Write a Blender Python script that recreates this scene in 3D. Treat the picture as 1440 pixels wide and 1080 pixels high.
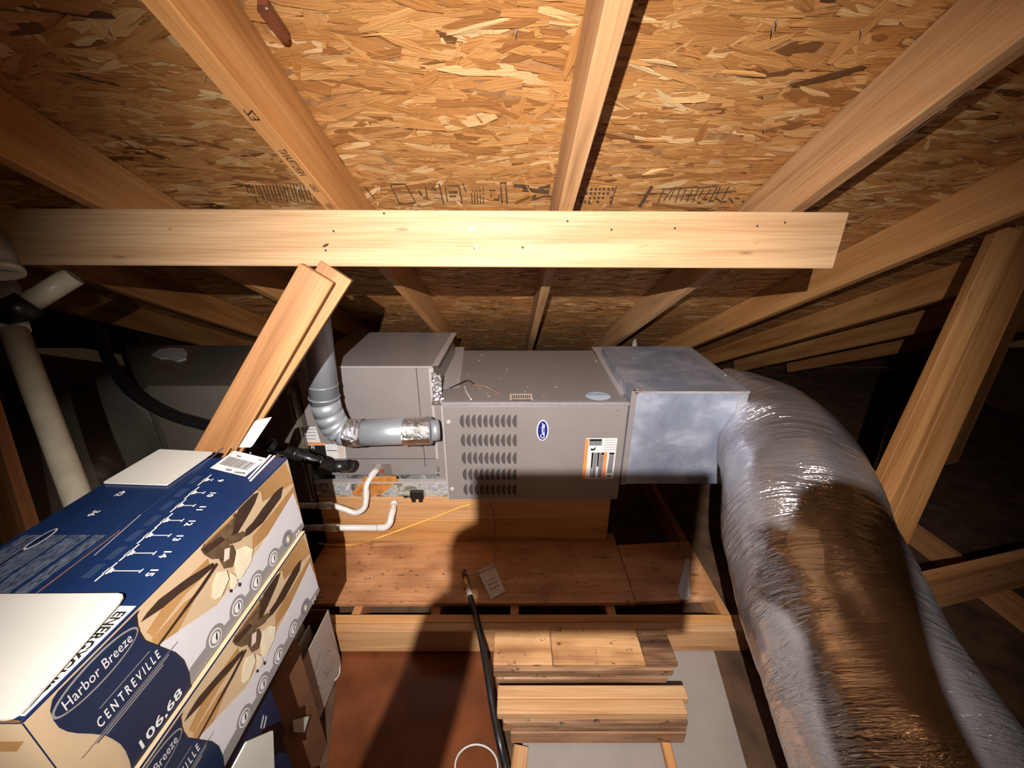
import bpy, bmesh, math, random
from mathutils import Vector, Matrix, noise
random.seed(7)
for _o in list(bpy.data.objects):
    bpy.data.objects.remove(_o)
C = bpy.context.scene.collection
PI = math.pi

# ---------------------------------------------------------------- camera, light, exposure
EZ = 1.66                      # eye height above the ceiling drywall; geometry below is written relative to the eye
PITCH = math.radians(21.2)
FPX = 541.0
cp, sp = math.cos(PITCH), math.sin(PITCH)
cam_data = bpy.data.cameras.new('camera')
cam_data.sensor_width = 36.0
cam_data.lens = 36.0 * FPX / 1440.0
cam_data.clip_start = 0.01
cam = bpy.data.objects.new('camera', cam_data)
C.objects.link(cam)
cam.location = (0, 0, EZ)
cam.rotation_euler = (PI / 2 - PITCH, 0, 0)
sc = bpy.context.scene
sc.camera = cam
sc.view_settings.view_transform = 'Standard'
sc.view_settings.look = 'None'
sc.view_settings.gamma = 1.0
sc.view_settings.use_curve_mapping = False
sc.view_settings.exposure = 0.16
w = bpy.data.worlds.new('world')
sc.world = w
w.use_nodes = True
w.node_tree.nodes['Background'].inputs[0].default_value = (1.0, 0.62, 0.32, 1)
w.node_tree.nodes['Background'].inputs[1].default_value = 0.015
LAMP = Vector((-0.07, -0.30, 0.22))
sd = bpy.data.lights.new('headlamp_beam', 'SPOT')
sd.energy = 300.0
sd.color = (1.0, 0.94, 0.91)
sd.shadow_soft_size = 0.005
sd.spot_size = math.radians(102)
sd.spot_blend = 1.0
so = bpy.data.objects.new('headlamp_beam', sd)
C.objects.link(so)
so.location = LAMP + Vector((0, 0, EZ))
so.rotation_euler = (Vector((0.09, 1.0, -0.56)).to_track_quat('-Z', 'Y')).to_euler()
bd = bpy.data.lights.new('warm_fill', 'POINT')  # added orange fill behind the camera, no bulb known there
bd.energy = 4.5
bd.color = (1.0, 0.52, 0.22)
bd.shadow_soft_size = 0.045
bo = bpy.data.objects.new('warm_fill', bd)
C.objects.link(bo)
bo.location = (0.35, -0.75, EZ + 0.35)

# ---------------------------------------------------------------- projection helpers (real planes)
def ray(px, py):
    a = (px - 720.0) / FPX
    b = (540.0 - py) / FPX
    return Vector((a, cp + b * sp, -sp + b * cp))
def hz(px, py, z): r = ray(px, py); return r * (z / r.z)
def hy(px, py, y): r = ray(px, py); return r * (y / r.y)
def hx(px, py, x): r = ray(px, py); return r * (x / r.x)
def hd(px, py, d): return ray(px, py) * d
def hplane(px, py, P, N):
    r = ray(px, py)
    return r * (P.dot(N) / r.dot(N))
SH = Vector((0, 0, EZ))

# ---------------------------------------------------------------- materials
def nt(name):
    m = bpy.data.materials.new(name)
    m.use_nodes = True
    t = m.node_tree
    b = t.nodes['Principled BSDF']
    return m, t, b
def N(t, typ, **kw):
    n = t.nodes.new(typ)
    for k, v in kw.items():
        if k in n.inputs: n.inputs[k].default_value = v
        else: setattr(n, k, v)
    return n
def ramp(t, fac, stops):
    r = t.nodes.new('ShaderNodeValToRGB')
    e = r.color_ramp.elements
    e[0].position, e[0].color = stops[0][0], (*stops[0][1], 1)
    e[1].position, e[1].color = stops[-1][0], (*stops[-1][1], 1)
    for p, c in stops[1:-1]:
        x = e.new(p); x.color = (*c, 1)
    t.links.new(fac, r.inputs[0])
    return r.outputs[0]
def mix(t, fac, a, b, mode='MIX'):
    m = t.nodes.new('ShaderNodeMix'); m.data_type = 'RGBA'; m.blend_type = mode
    for s, v in ((m.inputs[0], fac), (m.inputs[6], a), (m.inputs[7], b)):
        if hasattr(v, 'links'): t.links.new(v, s)
        elif isinstance(v, (int, float)): s.default_value = v
        else: s.default_value = (*v, 1)
    return m.outputs[2]
def bump(t, b, h, strength=0.3, dist=0.002):
    n = N(t, 'ShaderNodeBump', Strength=strength, Distance=dist)
    t.links.new(h, n.inputs['Height']); t.links.new(n.outputs[0], b.inputs['Normal'])
def coords(t, scale, kind='Object', rand=True):
    tc = t.nodes.new('ShaderNodeTexCoord')
    mp = t.nodes.new('ShaderNodeMapping')
    mp.inputs['Scale'].default_value = scale
    t.links.new(tc.outputs[kind], mp.inputs[0])
    if rand:
        oi = t.nodes.new('ShaderNodeObjectInfo')
        mm = N(t, 'ShaderNodeMath', operation='MULTIPLY'); mm.inputs[1].default_value = 37.0
        t.links.new(oi.outputs['Random'], mm.inputs[0])
        cx = t.nodes.new('ShaderNodeCombineXYZ')
        for i in range(3): t.links.new(mm.outputs[0], cx.inputs[i])
        t.links.new(cx.outputs[0], mp.inputs['Location'])
    return mp.outputs[0]
def plain(name, col, rough=0.5, metal=0.0, var=0.08, bs=0.0, scale=40, spec=0.5):
    m, t, b = nt(name)
    v = coords(t, (scale, scale, scale), rand=False)
    n = N(t, 'ShaderNodeTexNoise', Scale=1.0, Detail=4.0)
    t.links.new(v, n.inputs[0])
    lo = tuple(c * (1 - var) for c in col); hi = tuple(min(1, c * (1 + var)) for c in col)
    t.links.new(ramp(t, n.outputs[0], [(0.3, lo), (0.7, hi)]), b.inputs['Base Color'])
    b.inputs['Roughness'].default_value = rough
    b.inputs['Metallic'].default_value = metal
    b.inputs['Specular IOR Level'].default_value = spec
    if bs: bump(t, b, n.outputs[0], bs, 0.002)
    return m
def wood(name, dark, mid, light, rough=0.6, contrast=1.0, knots=True, gs=1.0, stains=False):
    m, t, b = nt(name)
    v = coords(t, (0.9 * gs, 13 * gs, 13 * gs))
    n1 = N(t, 'ShaderNodeTexNoise', Scale=1.0, Detail=5.0, Roughness=0.55, Distortion=0.6)
    t.links.new(v, n1.inputs[0])
    v2 = coords(t, (4, 220, 220))
    n2 = N(t, 'ShaderNodeTexNoise', Scale=1.0, Detail=3.0)
    t.links.new(v2, n2.inputs[0])
    c = ramp(t, n1.outputs[0], [(0.30, dark), (0.47, mid), (0.70, light)])
    g = ramp(t, n2.outputs[0], [(0.35, (0.80, 0.75, 0.70)), (0.6, (1.06, 1.05, 1.03))])
    c = mix(t, 0.75, c, g, 'MULTIPLY')
    if knots:
        v3 = coords(t, (3.6, 15, 15))
        vo = N(t, 'ShaderNodeTexVoronoi', Scale=1.0)
        t.links.new(v3, vo.inputs[0])
        k = ramp(t, vo.outputs['Distance'], [(0.04, (.9, .9, .9)), (0.10, (0, 0, 0))])
        c = mix(t, k, c, tuple(x * 0.45 for x in dark))
    if stains:
        n4 = N(t, 'ShaderNodeTexNoise', Scale=1.0, Detail=3.0, Roughness=0.6); t.links.new(coords(t, (26, 40, 40)), n4.inputs[0])
        k4 = ramp(t, n4.outputs[0], [(0.62, (0, 0, 0)), (0.70, (.85, .85, .85))])
        c = mix(t, k4, c, tuple(x * 0.35 for x in dark))
        n5 = N(t, 'ShaderNodeTexNoise', Scale=1.0, Detail=2.0); t.links.new(coords(t, (5, 9, 9)), n5.inputs[0])
        c = mix(t, 0.6, c, ramp(t, n5.outputs[0], [(0.35, (0.55, 0.45, 0.40)), (0.6, (1.1, 1.05, 1.0))]), 'MULTIPLY')
    t.links.new(c, b.inputs['Base Color'])
    b.inputs['Roughness'].default_value = rough
    b.inputs['Specular IOR Level'].default_value = 0.35
    bump(t, b, n2.outputs[0], 0.25, 0.001)
    return m
M = {}
M['pine'] = wood('pine_lumber', (0.34, 0.135, 0.038), (0.52, 0.24, 0.078), (0.62, 0.34, 0.13))
M['pale_pine'] = wood('pale_pine_lumber', (0.33, 0.185, 0.082), (0.43, 0.27, 0.14), (0.50, 0.335, 0.19))
M['rafter_pale'] = wood('streaky_pale_lumber', (0.25, 0.125, 0.055), (0.43, 0.235, 0.105), (0.53, 0.315, 0.155), gs=1.7)
M['rafter'] = wood('rafter_lumber', (0.30, 0.12, 0.035), (0.45, 0.21, 0.068), (0.56, 0.29, 0.11))
M['fir'] = wood('weathered_fir', (0.26, 0.12, 0.05), (0.50, 0.26, 0.11), (0.58, 0.36, 0.18), gs=1.3)
M['joist'] = wood('joist_lumber', (0.32, 0.13, 0.045), (0.46, 0.21, 0.08), (0.55, 0.28, 0.12))
M['ply'] = wood('plywood_veneer', (0.36, 0.16, 0.065), (0.54, 0.27, 0.125), (0.64, 0.36, 0.185), gs=0.7, rough=0.5, stains=True)
M['reused'] = wood('nail_stained_plank', (0.30, 0.14, 0.055), (0.60, 0.34, 0.15), (0.68, 0.43, 0.22), stains=True)
M['greyed'] = wood('streaky_edge_grain', (0.05, 0.024, 0.012), (0.24, 0.13, 0.07), (0.52, 0.33, 0.19), gs=2.6, stains=True)
M['mottled'] = wood('reddish_mottled_board', (0.16, 0.065, 0.03), (0.33, 0.17, 0.09), (0.44, 0.28, 0.16), stains=True, gs=1.5)
M['strut'] = wood('strut_lumber', (0.25, 0.105, 0.034), (0.37, 0.18, 0.066), (0.45, 0.24, 0.098), stains=False)
M['platform'] = wood('platform_lumber', (0.36, 0.17, 0.065), (0.58, 0.31, 0.13), (0.66, 0.39, 0.19))
M['hardboard'] = plain('reddish_hardboard', (0.15, 0.045, 0.016), 0.3, 0, 0.3, 0.05, 8)
M['osb_core'] = plain('osb_core', (0.34, 0.165, 0.06), 0.7, 0, 0.35, 0.3, 30)

def mat_osb():
    m, t, b = nt('osb_strands')
    at = t.nodes.new('ShaderNodeAttribute'); at.attribute_name = 'tone'
    uv = t.nodes.new('ShaderNodeUVMap')
    mp = t.nodes.new('ShaderNodeMapping'); mp.inputs['Scale'].default_value = (14, 260, 1)
    t.links.new(uv.outputs[0], mp.inputs[0])
    n = N(t, 'ShaderNodeTexNoise', Scale=1.0, Detail=4.0, Roughness=0.6); t.links.new(mp.outputs[0], n.inputs[0])
    c = ramp(t, at.outputs['Fac'], [(0.0, (0.08, 0.035, 0.012)), (0.10, (0.22, 0.085, 0.022)), (0.35, (0.42, 0.185, 0.052)), (0.65, (0.53, 0.265, 0.088)), (0.85, (0.58, 0.34, 0.135)), (1.0, (0.66, 0.45, 0.23))])
    g = ramp(t, n.outputs[0], [(0.3, (0.72, 0.68, 0.62)), (0.65, (1.1, 1.08, 1.05))])
    t.links.new(mix(t, 0.75, c, g, 'MULTIPLY'), b.inputs['Base Color'])
    b.inputs['Roughness'].default_value = 0.55
    b.inputs['Specular IOR Level'].default_value = 0.4
    bump(t, b, n.outputs[0], 0.8, 0.002)
    return m
M['osb'] = mat_osb()

def mat_foil(name, base, rough, metal, bs, sc_=(60, 60, 60)):
    m, t, b = nt(name)
    v = coords(t, sc_, rand=False)
    n = N(t, 'ShaderNodeTexNoise', Scale=1.0, Detail=6.0, Roughness=0.65, Distortion=1.5)
    t.links.new(v, n.inputs[0])
    n2 = N(t, 'ShaderNodeTexNoise', Scale=6.0, Detail=3.0)
    tc = t.nodes.new('ShaderNodeTexCoord'); t.links.new(tc.outputs['Object'], n2.inputs[0])
    t.links.new(ramp(t, n2.outputs[0], [(0.3, tuple(c * .82 for c in base)), (0.7, base)]), b.inputs['Base Color'])
    b.inputs['Roughness'].default_value = rough
    b.inputs['Metallic'].default_value = metal
    bump(t, b, n.outputs[0], bs, 0.004)
    return m
M['foil_tape'] = mat_foil('crumpled_foil_tape', (0.80, 0.76, 0.72), 0.14, 1.0, 1.0, (90, 90, 90))
M['galv_pipe'] = mat_foil('galvanized_pipe', (0.46, 0.49, 0.53), 0.42, 0.45, 0.05, (30, 30, 30))
M['dark_jacket'] = mat_foil('dark_grey_jacket', (0.20, 0.180, 0.145), 0.32, 0.3, 0.25, (18, 18, 18))

def mat_jacket():
    m, t, b = nt('silver_foil_jacket')
    uv = t.nodes.new('ShaderNodeUVMap')
    def nz(su, sv, det, dist):
        mp = t.nodes.new('ShaderNodeMapping'); mp.inputs['Scale'].default_value = (su, sv, 1)
        t.links.new(uv.outputs[0], mp.inputs[0])
        n = N(t, 'ShaderNodeTexNoise', Scale=1.0, Detail=det, Roughness=0.55, Distortion=dist); t.links.new(mp.outputs[0], n.inputs[0])
        return n.outputs[0]
    def ridge(o, p):
        a = N(t, 'ShaderNodeMath', operation='SUBTRACT'); a.inputs[1].default_value = 0.5; t.links.new(o, a.inputs[0])
        c = N(t, 'ShaderNodeMath', operation='ABSOLUTE'); t.links.new(a.outputs[0], c.inputs[0])
        d = N(t, 'ShaderNodeMath', operation='MULTIPLY'); d.inputs[1].default_value = p; t.links.new(c.outputs[0], d.inputs[0])
        e = N(t, 'ShaderNodeMath', operation='MINIMUM'); e.inputs[1].default_value = 1.0; t.links.new(d.outputs[0], e.inputs[0])
        return e.outputs[0]
    h1 = ridge(nz(26, 2.2, 3.0, 1.2), 5.0); h2 = ridge(nz(60, 9, 3.0, 2.0), 4.0)
    mask = ramp(t, nz(3.2, 3.0, 2.0, 0.3), [(0.42, (0.12,) * 3), (0.58, (1, 1, 1))])
    s = mix(t, 0.4, h1, h2)
    s2 = mix(t, mask, (0.9, 0.9, 0.9), s)
    bump(t, b, s2, 0.8, 0.009)
    t.links.new(ramp(t, nz(4, 3, 4.0, 0.5), [(0.3, (0.48, 0.45, 0.46)), (0.7, (0.64, 0.61, 0.62))]), b.inputs['Base Color'])
    b.inputs['Metallic'].default_value = 0.78
    b.inputs['Roughness'].default_value = 0.23
    return m
M['foil_jacket'] = mat_jacket()
def mat_galv():
    m, t, b = nt('galvanized_sheet')
    v = coords(t, (6, 6, 6), rand=False)
    n = N(t, 'ShaderNodeTexNoise', Scale=1.0, Detail=5.0, Roughness=0.6, Distortion=0.4)
    t.links.new(v, n.inputs[0])
    t.links.new(ramp(t, n.outputs[0], [(0.3, (0.26, 0.29, 0.38)), (0.5, (0.38, 0.42, 0.52)), (0.70, (0.66, 0.70, 0.82))]), b.inputs['Base Color'])
    t.links.new(ramp(t, n.outputs[0], [(0.3, (0.5,) * 3), (0.7, (0.33,) * 3)]), b.inputs['Roughness'])
    b.inputs['Metallic'].default_value = 0.5
    return m
M['galv'] = mat_galv()
M['taupe'] = plain('taupe_painted_steel', (0.29, 0.255, 0.243), 0.40, 0.15, 0.04, 0.0, 6)
M['louver_dark'] = plain('painted_louver_shade', (0.075, 0.062, 0.055), 0.7)  # shade inside the louvers painted as a dark colour on closed faces
M['taupe_light'] = plain('taupe_foil_tape_strip', (0.48, 0.43, 0.41), 0.35, 0.1, 0.05, 0.1, 20)
M['edge_light'] = plain('worn_bright_steel_edge', (0.50, 0.48, 0.49), 0.3, 0.5, 0.1)
M['slot'] = plain('dark_slot', (0.035, 0.027, 0.022), 0.8)
M['black_rubber'] = plain('black_rubber', (0.012, 0.011, 0.011), 0.35, 0, 0.3, 0.2, 60)
M['white_pvc'] = plain('white_pvc', (0.74, 0.70, 0.64), 0.35, 0, 0.05)
M['vent_pvc'] = plain('aged_vent_pvc', (0.62, 0.57, 0.42), 0.35, 0, 0.12, 0, 20)
M['pvc_grey'] = plain('grey_white_pvc_fitting', (0.36, 0.35, 0.32), 0.4, 0, 0.1)
M['brown_metal'] = plain('reddish_brown_steel', (0.15, 0.045, 0.018), 0.5, 0, 0.2)
M['brass'] = plain('dull_brass', (0.45, 0.30, 0.14), 0.4, 0.8)
M['steel'] = plain('bright_steel', (0.6, 0.58, 0.55), 0.3, 0.8)
M['red'] = plain('red_plastic', (0.45, 0.04, 0.02), 0.4)
M['white'] = plain('white_print', (0.72, 0.72, 0.70), 0.5, 0, 0.03)
M['white_card'] = plain('white_cardboard', (0.58, 0.57, 0.51), 0.6, 0, 0.03, 0.02, 10)
M['pale_paper'] = plain('pale_paper_label', (0.62, 0.52, 0.44), 0.6)
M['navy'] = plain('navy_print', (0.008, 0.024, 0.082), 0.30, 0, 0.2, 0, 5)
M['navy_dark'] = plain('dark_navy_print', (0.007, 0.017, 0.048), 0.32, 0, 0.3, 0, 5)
M['navy_light'] = plain('light_navy_print', (0.05, 0.075, 0.14), 0.4, 0, 0.2, 0, 12)
M['cream'] = plain('cream_print', (0.56, 0.41, 0.25), 0.35, 0, 0.08, 0, 6)
M['tan'] = plain('tan_print', (0.40, 0.22, 0.085), 0.35, 0, 0.2, 0, 10)
M['cloudy'] = plain('cloudy_white_print', (0.60, 0.58, 0.60), 0.35, 0, 0.06, 0, 8)
M['grey_print'] = plain('grey_print', (0.25, 0.235, 0.225), 0.35, 0, 0.05)
M['fan_dark'] = plain('dark_blade_print', (0.045, 0.024, 0.016), 0.4, 0, 0.2)
M['fan_bronze'] = plain('bronze_print', (0.16, 0.10, 0.055), 0.35, 0.3, 0.4, 0, 60)
M['shade_print'] = plain('ivory_glass_print', (0.75, 0.66, 0.47), 0.4, 0, 0.1)
M['black_ink'] = plain('black_ink', (0.012, 0.010, 0.010), 0.5)
M['brown_ink'] = plain('faded_stamp_ink', (0.10, 0.055, 0.025), 0.7, 0, 0.4, 0, 90)
M['grey_ink'] = plain('grey_ink', (0.20, 0.20, 0.21), 0.5, 0, 0.4, 0, 300)
M['orange_print'] = plain('orange_print', (0.85, 0.28, 0.08), 0.5)
M['logo_blue'] = plain('blue_emblem', (0.015, 0.02, 0.22), 0.3, 0, 0.03)
M['pale_blue'] = plain('pale_blue_sticker', (0.55, 0.66, 0.74), 0.3)
M['mid_blue'] = plain('blue_grey_stripe', (0.18, 0.27, 0.42), 0.3)
M['brown_card'] = plain('brown_cardboard', (0.20, 0.09, 0.04), 0.7, 0, 0.2, 0.1, 14)
M['grey_card'] = plain('greyish_cardboard', (0.42, 0.35, 0.30), 0.65, 0, 0.06, 0.05, 14)
M['drywall'] = plain('grey_painted_drywall', (0.33, 0.285, 0.25), 0.6, 0, 0.05, 0.1, 10)
M['insulation'] = plain('brown_insulation_paper', (0.10, 0.052, 0.026), 0.8, 0, 0.5, 0.6, 9)
M['gable'] = plain('brown_gable_sheathing', (0.16, 0.08, 0.035), 0.8, 0, 0.3, 0.3, 6)
M['yellow_wire'] = plain('yellow_cable_sheath', (0.78, 0.44, 0.10), 0.4)
M['wire_brown'] = plain('brown_wire', (0.35, 0.17, 0.09), 0.5)
M['skin'] = plain('skin', (0.5, 0.27, 0.18), 0.5)
M['jacket'] = plain('dark_work_jacket', (0.03, 0.032, 0.04), 0.8, 0, 0.2, 0.3, 60)
M['hair'] = plain('brown_hair', (0.04, 0.022, 0.012), 0.6)
M['mastic'] = plain('white_mastic', (0.62, 0.60, 0.58), 0.7, 0, 0.1, 0.4, 60)

def mat_pan():
    m, t, b = nt('stained_metal_pan')
    v = coords(t, (9, 9, 14), rand=False)
    n = N(t, 'ShaderNodeTexNoise', Scale=1.0, Detail=6.0, Roughness=0.6, Distortion=1.2); t.links.new(v, n.inputs[0])
    n2 = N(t, 'ShaderNodeTexNoise', Scale=4.2, Detail=2.0)
    tc = t.nodes.new('ShaderNodeTexCoord'); t.links.new(tc.outputs['Object'], n2.inputs[0])
    c = ramp(t, n.outputs[0], [(0.36, (0.08, 0.08, 0.09)), (0.45, (0.30, 0.28, 0.22)), (0.52, (0.66, 0.64, 0.56)), (0.58, (0.34, 0.37, 0.44)), (0.66, (0.85, 0.83, 0.80))])
    t.links.new(c, b.inputs['Base Color'])
    b.inputs['Roughness'].default_value = 0.4; b.inputs['Metallic'].default_value = 0.3
    bump(t, b, n.outputs[0], 0.4, 0.003)
    return m
M['pan'] = mat_pan()
M['black_knot'] = plain('dark_knot_crack', (0.035, 0.018, 0.01), 0.8)
M['rust'] = plain('orange_rust_stain', (0.50, 0.20, 0.045), 0.6, 0, 0.35, 0, 30)

# ---------------------------------------------------------------- objects
def thing(name, label, cat, loc=(0, 0, 0), group=None, kind=None):
    o = bpy.data.objects.new(name, None); C.objects.link(o)
    o.empty_display_size = 0.05
    o.location = Vector(loc) + SH
    if label: o['label'] = label
    if cat: o['category'] = cat
    if group: o['group'] = group
    if kind: o['kind'] = kind
    return o
def base_of(p):
    v = Vector((0, 0, 0))
    while p is not None:
        v += p.location; p = p.parent
    return v
def mesh(name, verts, faces, mats, parent=None, smooth=False, fm=None, label=None, cat=None, kind=None, group=None, origin=None, edges=None):
    """verts in eye-relative coordinates; the origin is the parent's base or the given one"""
    o3 = base_of(parent) - SH if parent is not None else (Vector(origin) if origin is not None else sum((Vector(v) for v in verts), Vector()) / max(1, len(verts)))
    me = bpy.data.meshes.new(name)
    me.from_pydata([tuple(Vector(v) - o3) for v in verts], [], faces)
    if not isinstance(mats, (list, tuple)): mats = [mats]
    for mt in mats: me.materials.append(mt)
    if fm: me.polygons.foreach_set('material_index', fm)
    if smooth: me.polygons.foreach_set('use_smooth', [True] * len(me.polygons))
    me.update()
    o = bpy.data.objects.new(name, me); C.objects.link(o)
    if parent is not None: o.parent = parent
    else: o.location = o3 + SH
    tagit(o, label, cat, kind, group)
    return o
def tagit(o, label=None, cat=None, kind=None, group=None):
    if label: o['label'] = label
    if cat: o['category'] = cat
    if kind: o['kind'] = kind
    if group: o['group'] = group
    return o
def bevel_obj(o, wdt, seg=1):
    bm = bmesh.new(); bm.from_mesh(o.data)
    bmesh.ops.bevel(bm, geom=list(bm.edges), offset=wdt, segments=seg, affect='EDGES', profile=0.6)
    bm.to_mesh(o.data); bm.free()
    return o
BF = [(0, 3, 2, 1), (4, 5, 6, 7), (0, 1, 5, 4), (1, 2, 6, 5), (2, 3, 7, 6), (3, 0, 4, 7)]
def bv(x0, x1, y0, y1, z0, z1):
    return [(x0, y0, z0), (x1, y0, z0), (x1, y1, z0), (x0, y1, z0), (x0, y0, z1), (x1, y0, z1), (x1, y1, z1), (x0, y1, z1)]
def box(name, x0, x1, y0, y1, z0, z1, mat, parent=None, bev=0.0, **kw):
    o = mesh(name, bv(x0, x1, y0, y1, z0, z1), BF, mat, parent, **kw)
    if bev: bevel_obj(o, bev)
    return o
def hexa(name, b4, t4, mat, parent=None, bev=0.0, **kw):
    o = mesh(name, list(b4) + list(t4), BF, mat, parent, **kw)
    if bev: bevel_obj(o, bev)
    return o
def lumber(name, A, B, side, wd, th, mat, parent=None, bev=0.002, segs=1, label=None, cat=None, group=None, kind=None, ends=(0, 0)):
    """a board from A to B; its wide side (wd) runs along 'side', its thickness (th) across; grain runs along local X"""
    A, B = Vector(A), Vector(B)
    x = (B - A); L = x.length; x.normalize()
    y = Vector(side); y = (y - x * y.dot(x)).normalized(); z = x.cross(y)
    me = bpy.data.meshes.new(name)
    vs = bv(0, L, -wd / 2, wd / 2, -th / 2, th / 2)
    me.from_pydata(vs, [], BF); me.materials.append(mat)
    bm = bmesh.new(); bm.from_mesh(me)
    if bev: bmesh.ops.bevel(bm, geom=list(bm.edges), offset=bev, segments=1, affect='EDGES')
    bm.to_mesh(me); bm.free()
    o = bpy.data.objects.new(name, me); C.objects.link(o)
    mt = Matrix((x, y, z)).transposed().to_4x4(); mt.translation = A + SH
    if parent is not None:
        o.parent = parent; mt.translation = A + SH - base_of(parent)
    o.matrix_local = mt
    return tagit(o, label, cat, kind, group)
def spline(pts, n=12):
    P = [Vector(p) for p in pts]; P = [P[0] * 2 - P[1]] + P + [P[-1] * 2 - P[-2]]
    out = []
    for i in range(1, len(P) - 2):
        for k in range(n):
            t = k / n
            out.append(0.5 * ((2 * P[i]) + (P[i + 1] - P[i - 1]) * t + (2 * P[i - 1] - 5 * P[i] + 4 * P[i + 1] - P[i + 2]) * t * t + (3 * P[i] - P[i - 1] - 3 * P[i + 1] + P[i + 2]) * t ** 3))
    out.append(P[-2])
    return out
def frames(path):
    T = []
    for i in range(len(path)):
        a = path[max(0, i - 1)]; b = path[min(len(path) - 1, i + 1)]
        T.append((b - a).normalized())
    u = Vector((0, 0, 1)).cross(T[0])
    if u.length < 0.1: u = Vector((0, 1, 0)).cross(T[0])
    u.normalize(); U = []
    for t in T:
        u = (u - t * u.dot(t)).normalized(); U.append(u.copy())
    return T, U
def tube(name, pts, r, mat, parent=None, seg=16, n=10, rf=None, straight=False, cap=True, **kw):
    path = [Vector(p) for p in pts] if straight else spline(pts, n)
    T, U = frames(path)
    vs, fs = [], []
    for i, p in enumerate(path):
        v = T[i].cross(U[i])
        rr = r[min(len(r) - 1, i)] if isinstance(r, (list, tuple)) else r
        for k in range(seg):
            a = 2 * PI * k / seg
            q = rf(i, a, rr, p) if rf else rr
            vs.append(p + (U[i] * math.cos(a) + v * math.sin(a)) * q)
    for i in range(len(path) - 1):
        for k in range(seg):
            k2 = (k + 1) % seg
            fs.append((i * seg + k, i * seg + k2, (i + 1) * seg + k2, (i + 1) * seg + k))
    if cap:
        fs.append(tuple(range(seg))[::-1]); fs.append(tuple((len(path) - 1) * seg + k for k in range(seg)))
    o = mesh(name, vs, fs, mat, parent, smooth=True, **kw)
    if cap:
        me = o.data; me.polygons[len(fs) - 1].use_smooth = False; me.polygons[len(fs) - 2].use_smooth = False
    return o
def poly(name, pts, nrm, mat, parent, off=0.0005, th=0.0003, **kw):
    """a thin sheet with its own thickness lying on a surface with normal nrm"""
    nrm = Vector(nrm).normalized()
    P = [Vector(p) for p in pts]; n = len(P)
    nn = Vector((0, 0, 0))
    for i in range(n): nn += P[i].cross(P[(i + 1) % n])
    if nn.dot(nrm) < 0: P = P[::-1]
    vs = [p + nrm * off for p in P] + [p + nrm * (off + th) for p in P]
    fs = [tuple(range(n))[::-1], tuple(range(n, 2 * n))] + [(i, (i + 1) % n, n + (i + 1) % n, n + i) for i in range(n)]
    return mesh(name, vs, fs, mat, parent, **kw)
def ell(c, u, v, a, b, n=28):
    c, u, v = Vector(c), Vector(u), Vector(v)
    return [c + u * (a * math.cos(2 * PI * i / n)) + v * (b * math.sin(2 * PI * i / n)) for i in range(n)]
_fonts = {}
def text(name, s, P, right, up, size, mat, parent, width=None, bold=0.0, ext=0.0003, shear=0.0, off=0.0009, **kw):
    """flat lettering, centred on P, reading along 'right'"""
    cu = bpy.data.curves.new('t', 'FONT'); cu.body = s; cu.size = 1.0; cu.extrude = 0.0
    cu.offset = bold; cu.shear = shear; cu.align_x = 'CENTER'; cu.align_y = 'CENTER'; cu.resolution_u = 2
    ob = bpy.data.objects.new('t', cu); C.objects.link(ob)
    dg = bpy.context.evaluated_depsgraph_get(); dg.update()
    me = bpy.data.meshes.new_from_object(ob.evaluated_get(dg))
    bpy.data.objects.remove(ob); bpy.data.curves.remove(cu)
    xs = [v.co.x for v in me.vertices]; ys = [v.co.y for v in me.vertices]
    cx, cy = (min(xs) + max(xs)) / 2, (min(ys) + max(ys)) / 2
    sx = sy = size / max(1e-6, (max(ys) - min(ys)))
    if width: sx = width / (max(xs) - min(xs))
    R = Vector(right).normalized(); U = Vector(up).normalized(); Nn = R.cross(U)
    vs = [Vector(P) + R * ((v.co.x - cx) * sx) + U * ((v.co.y - cy) * sy) + Nn * off for v in me.vertices]
    fs = [tuple(p.vertices) for p in me.polygons]
    bpy.data.meshes.remove(me)
    return mesh(name, vs, fs, mat, parent, **kw)

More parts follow.
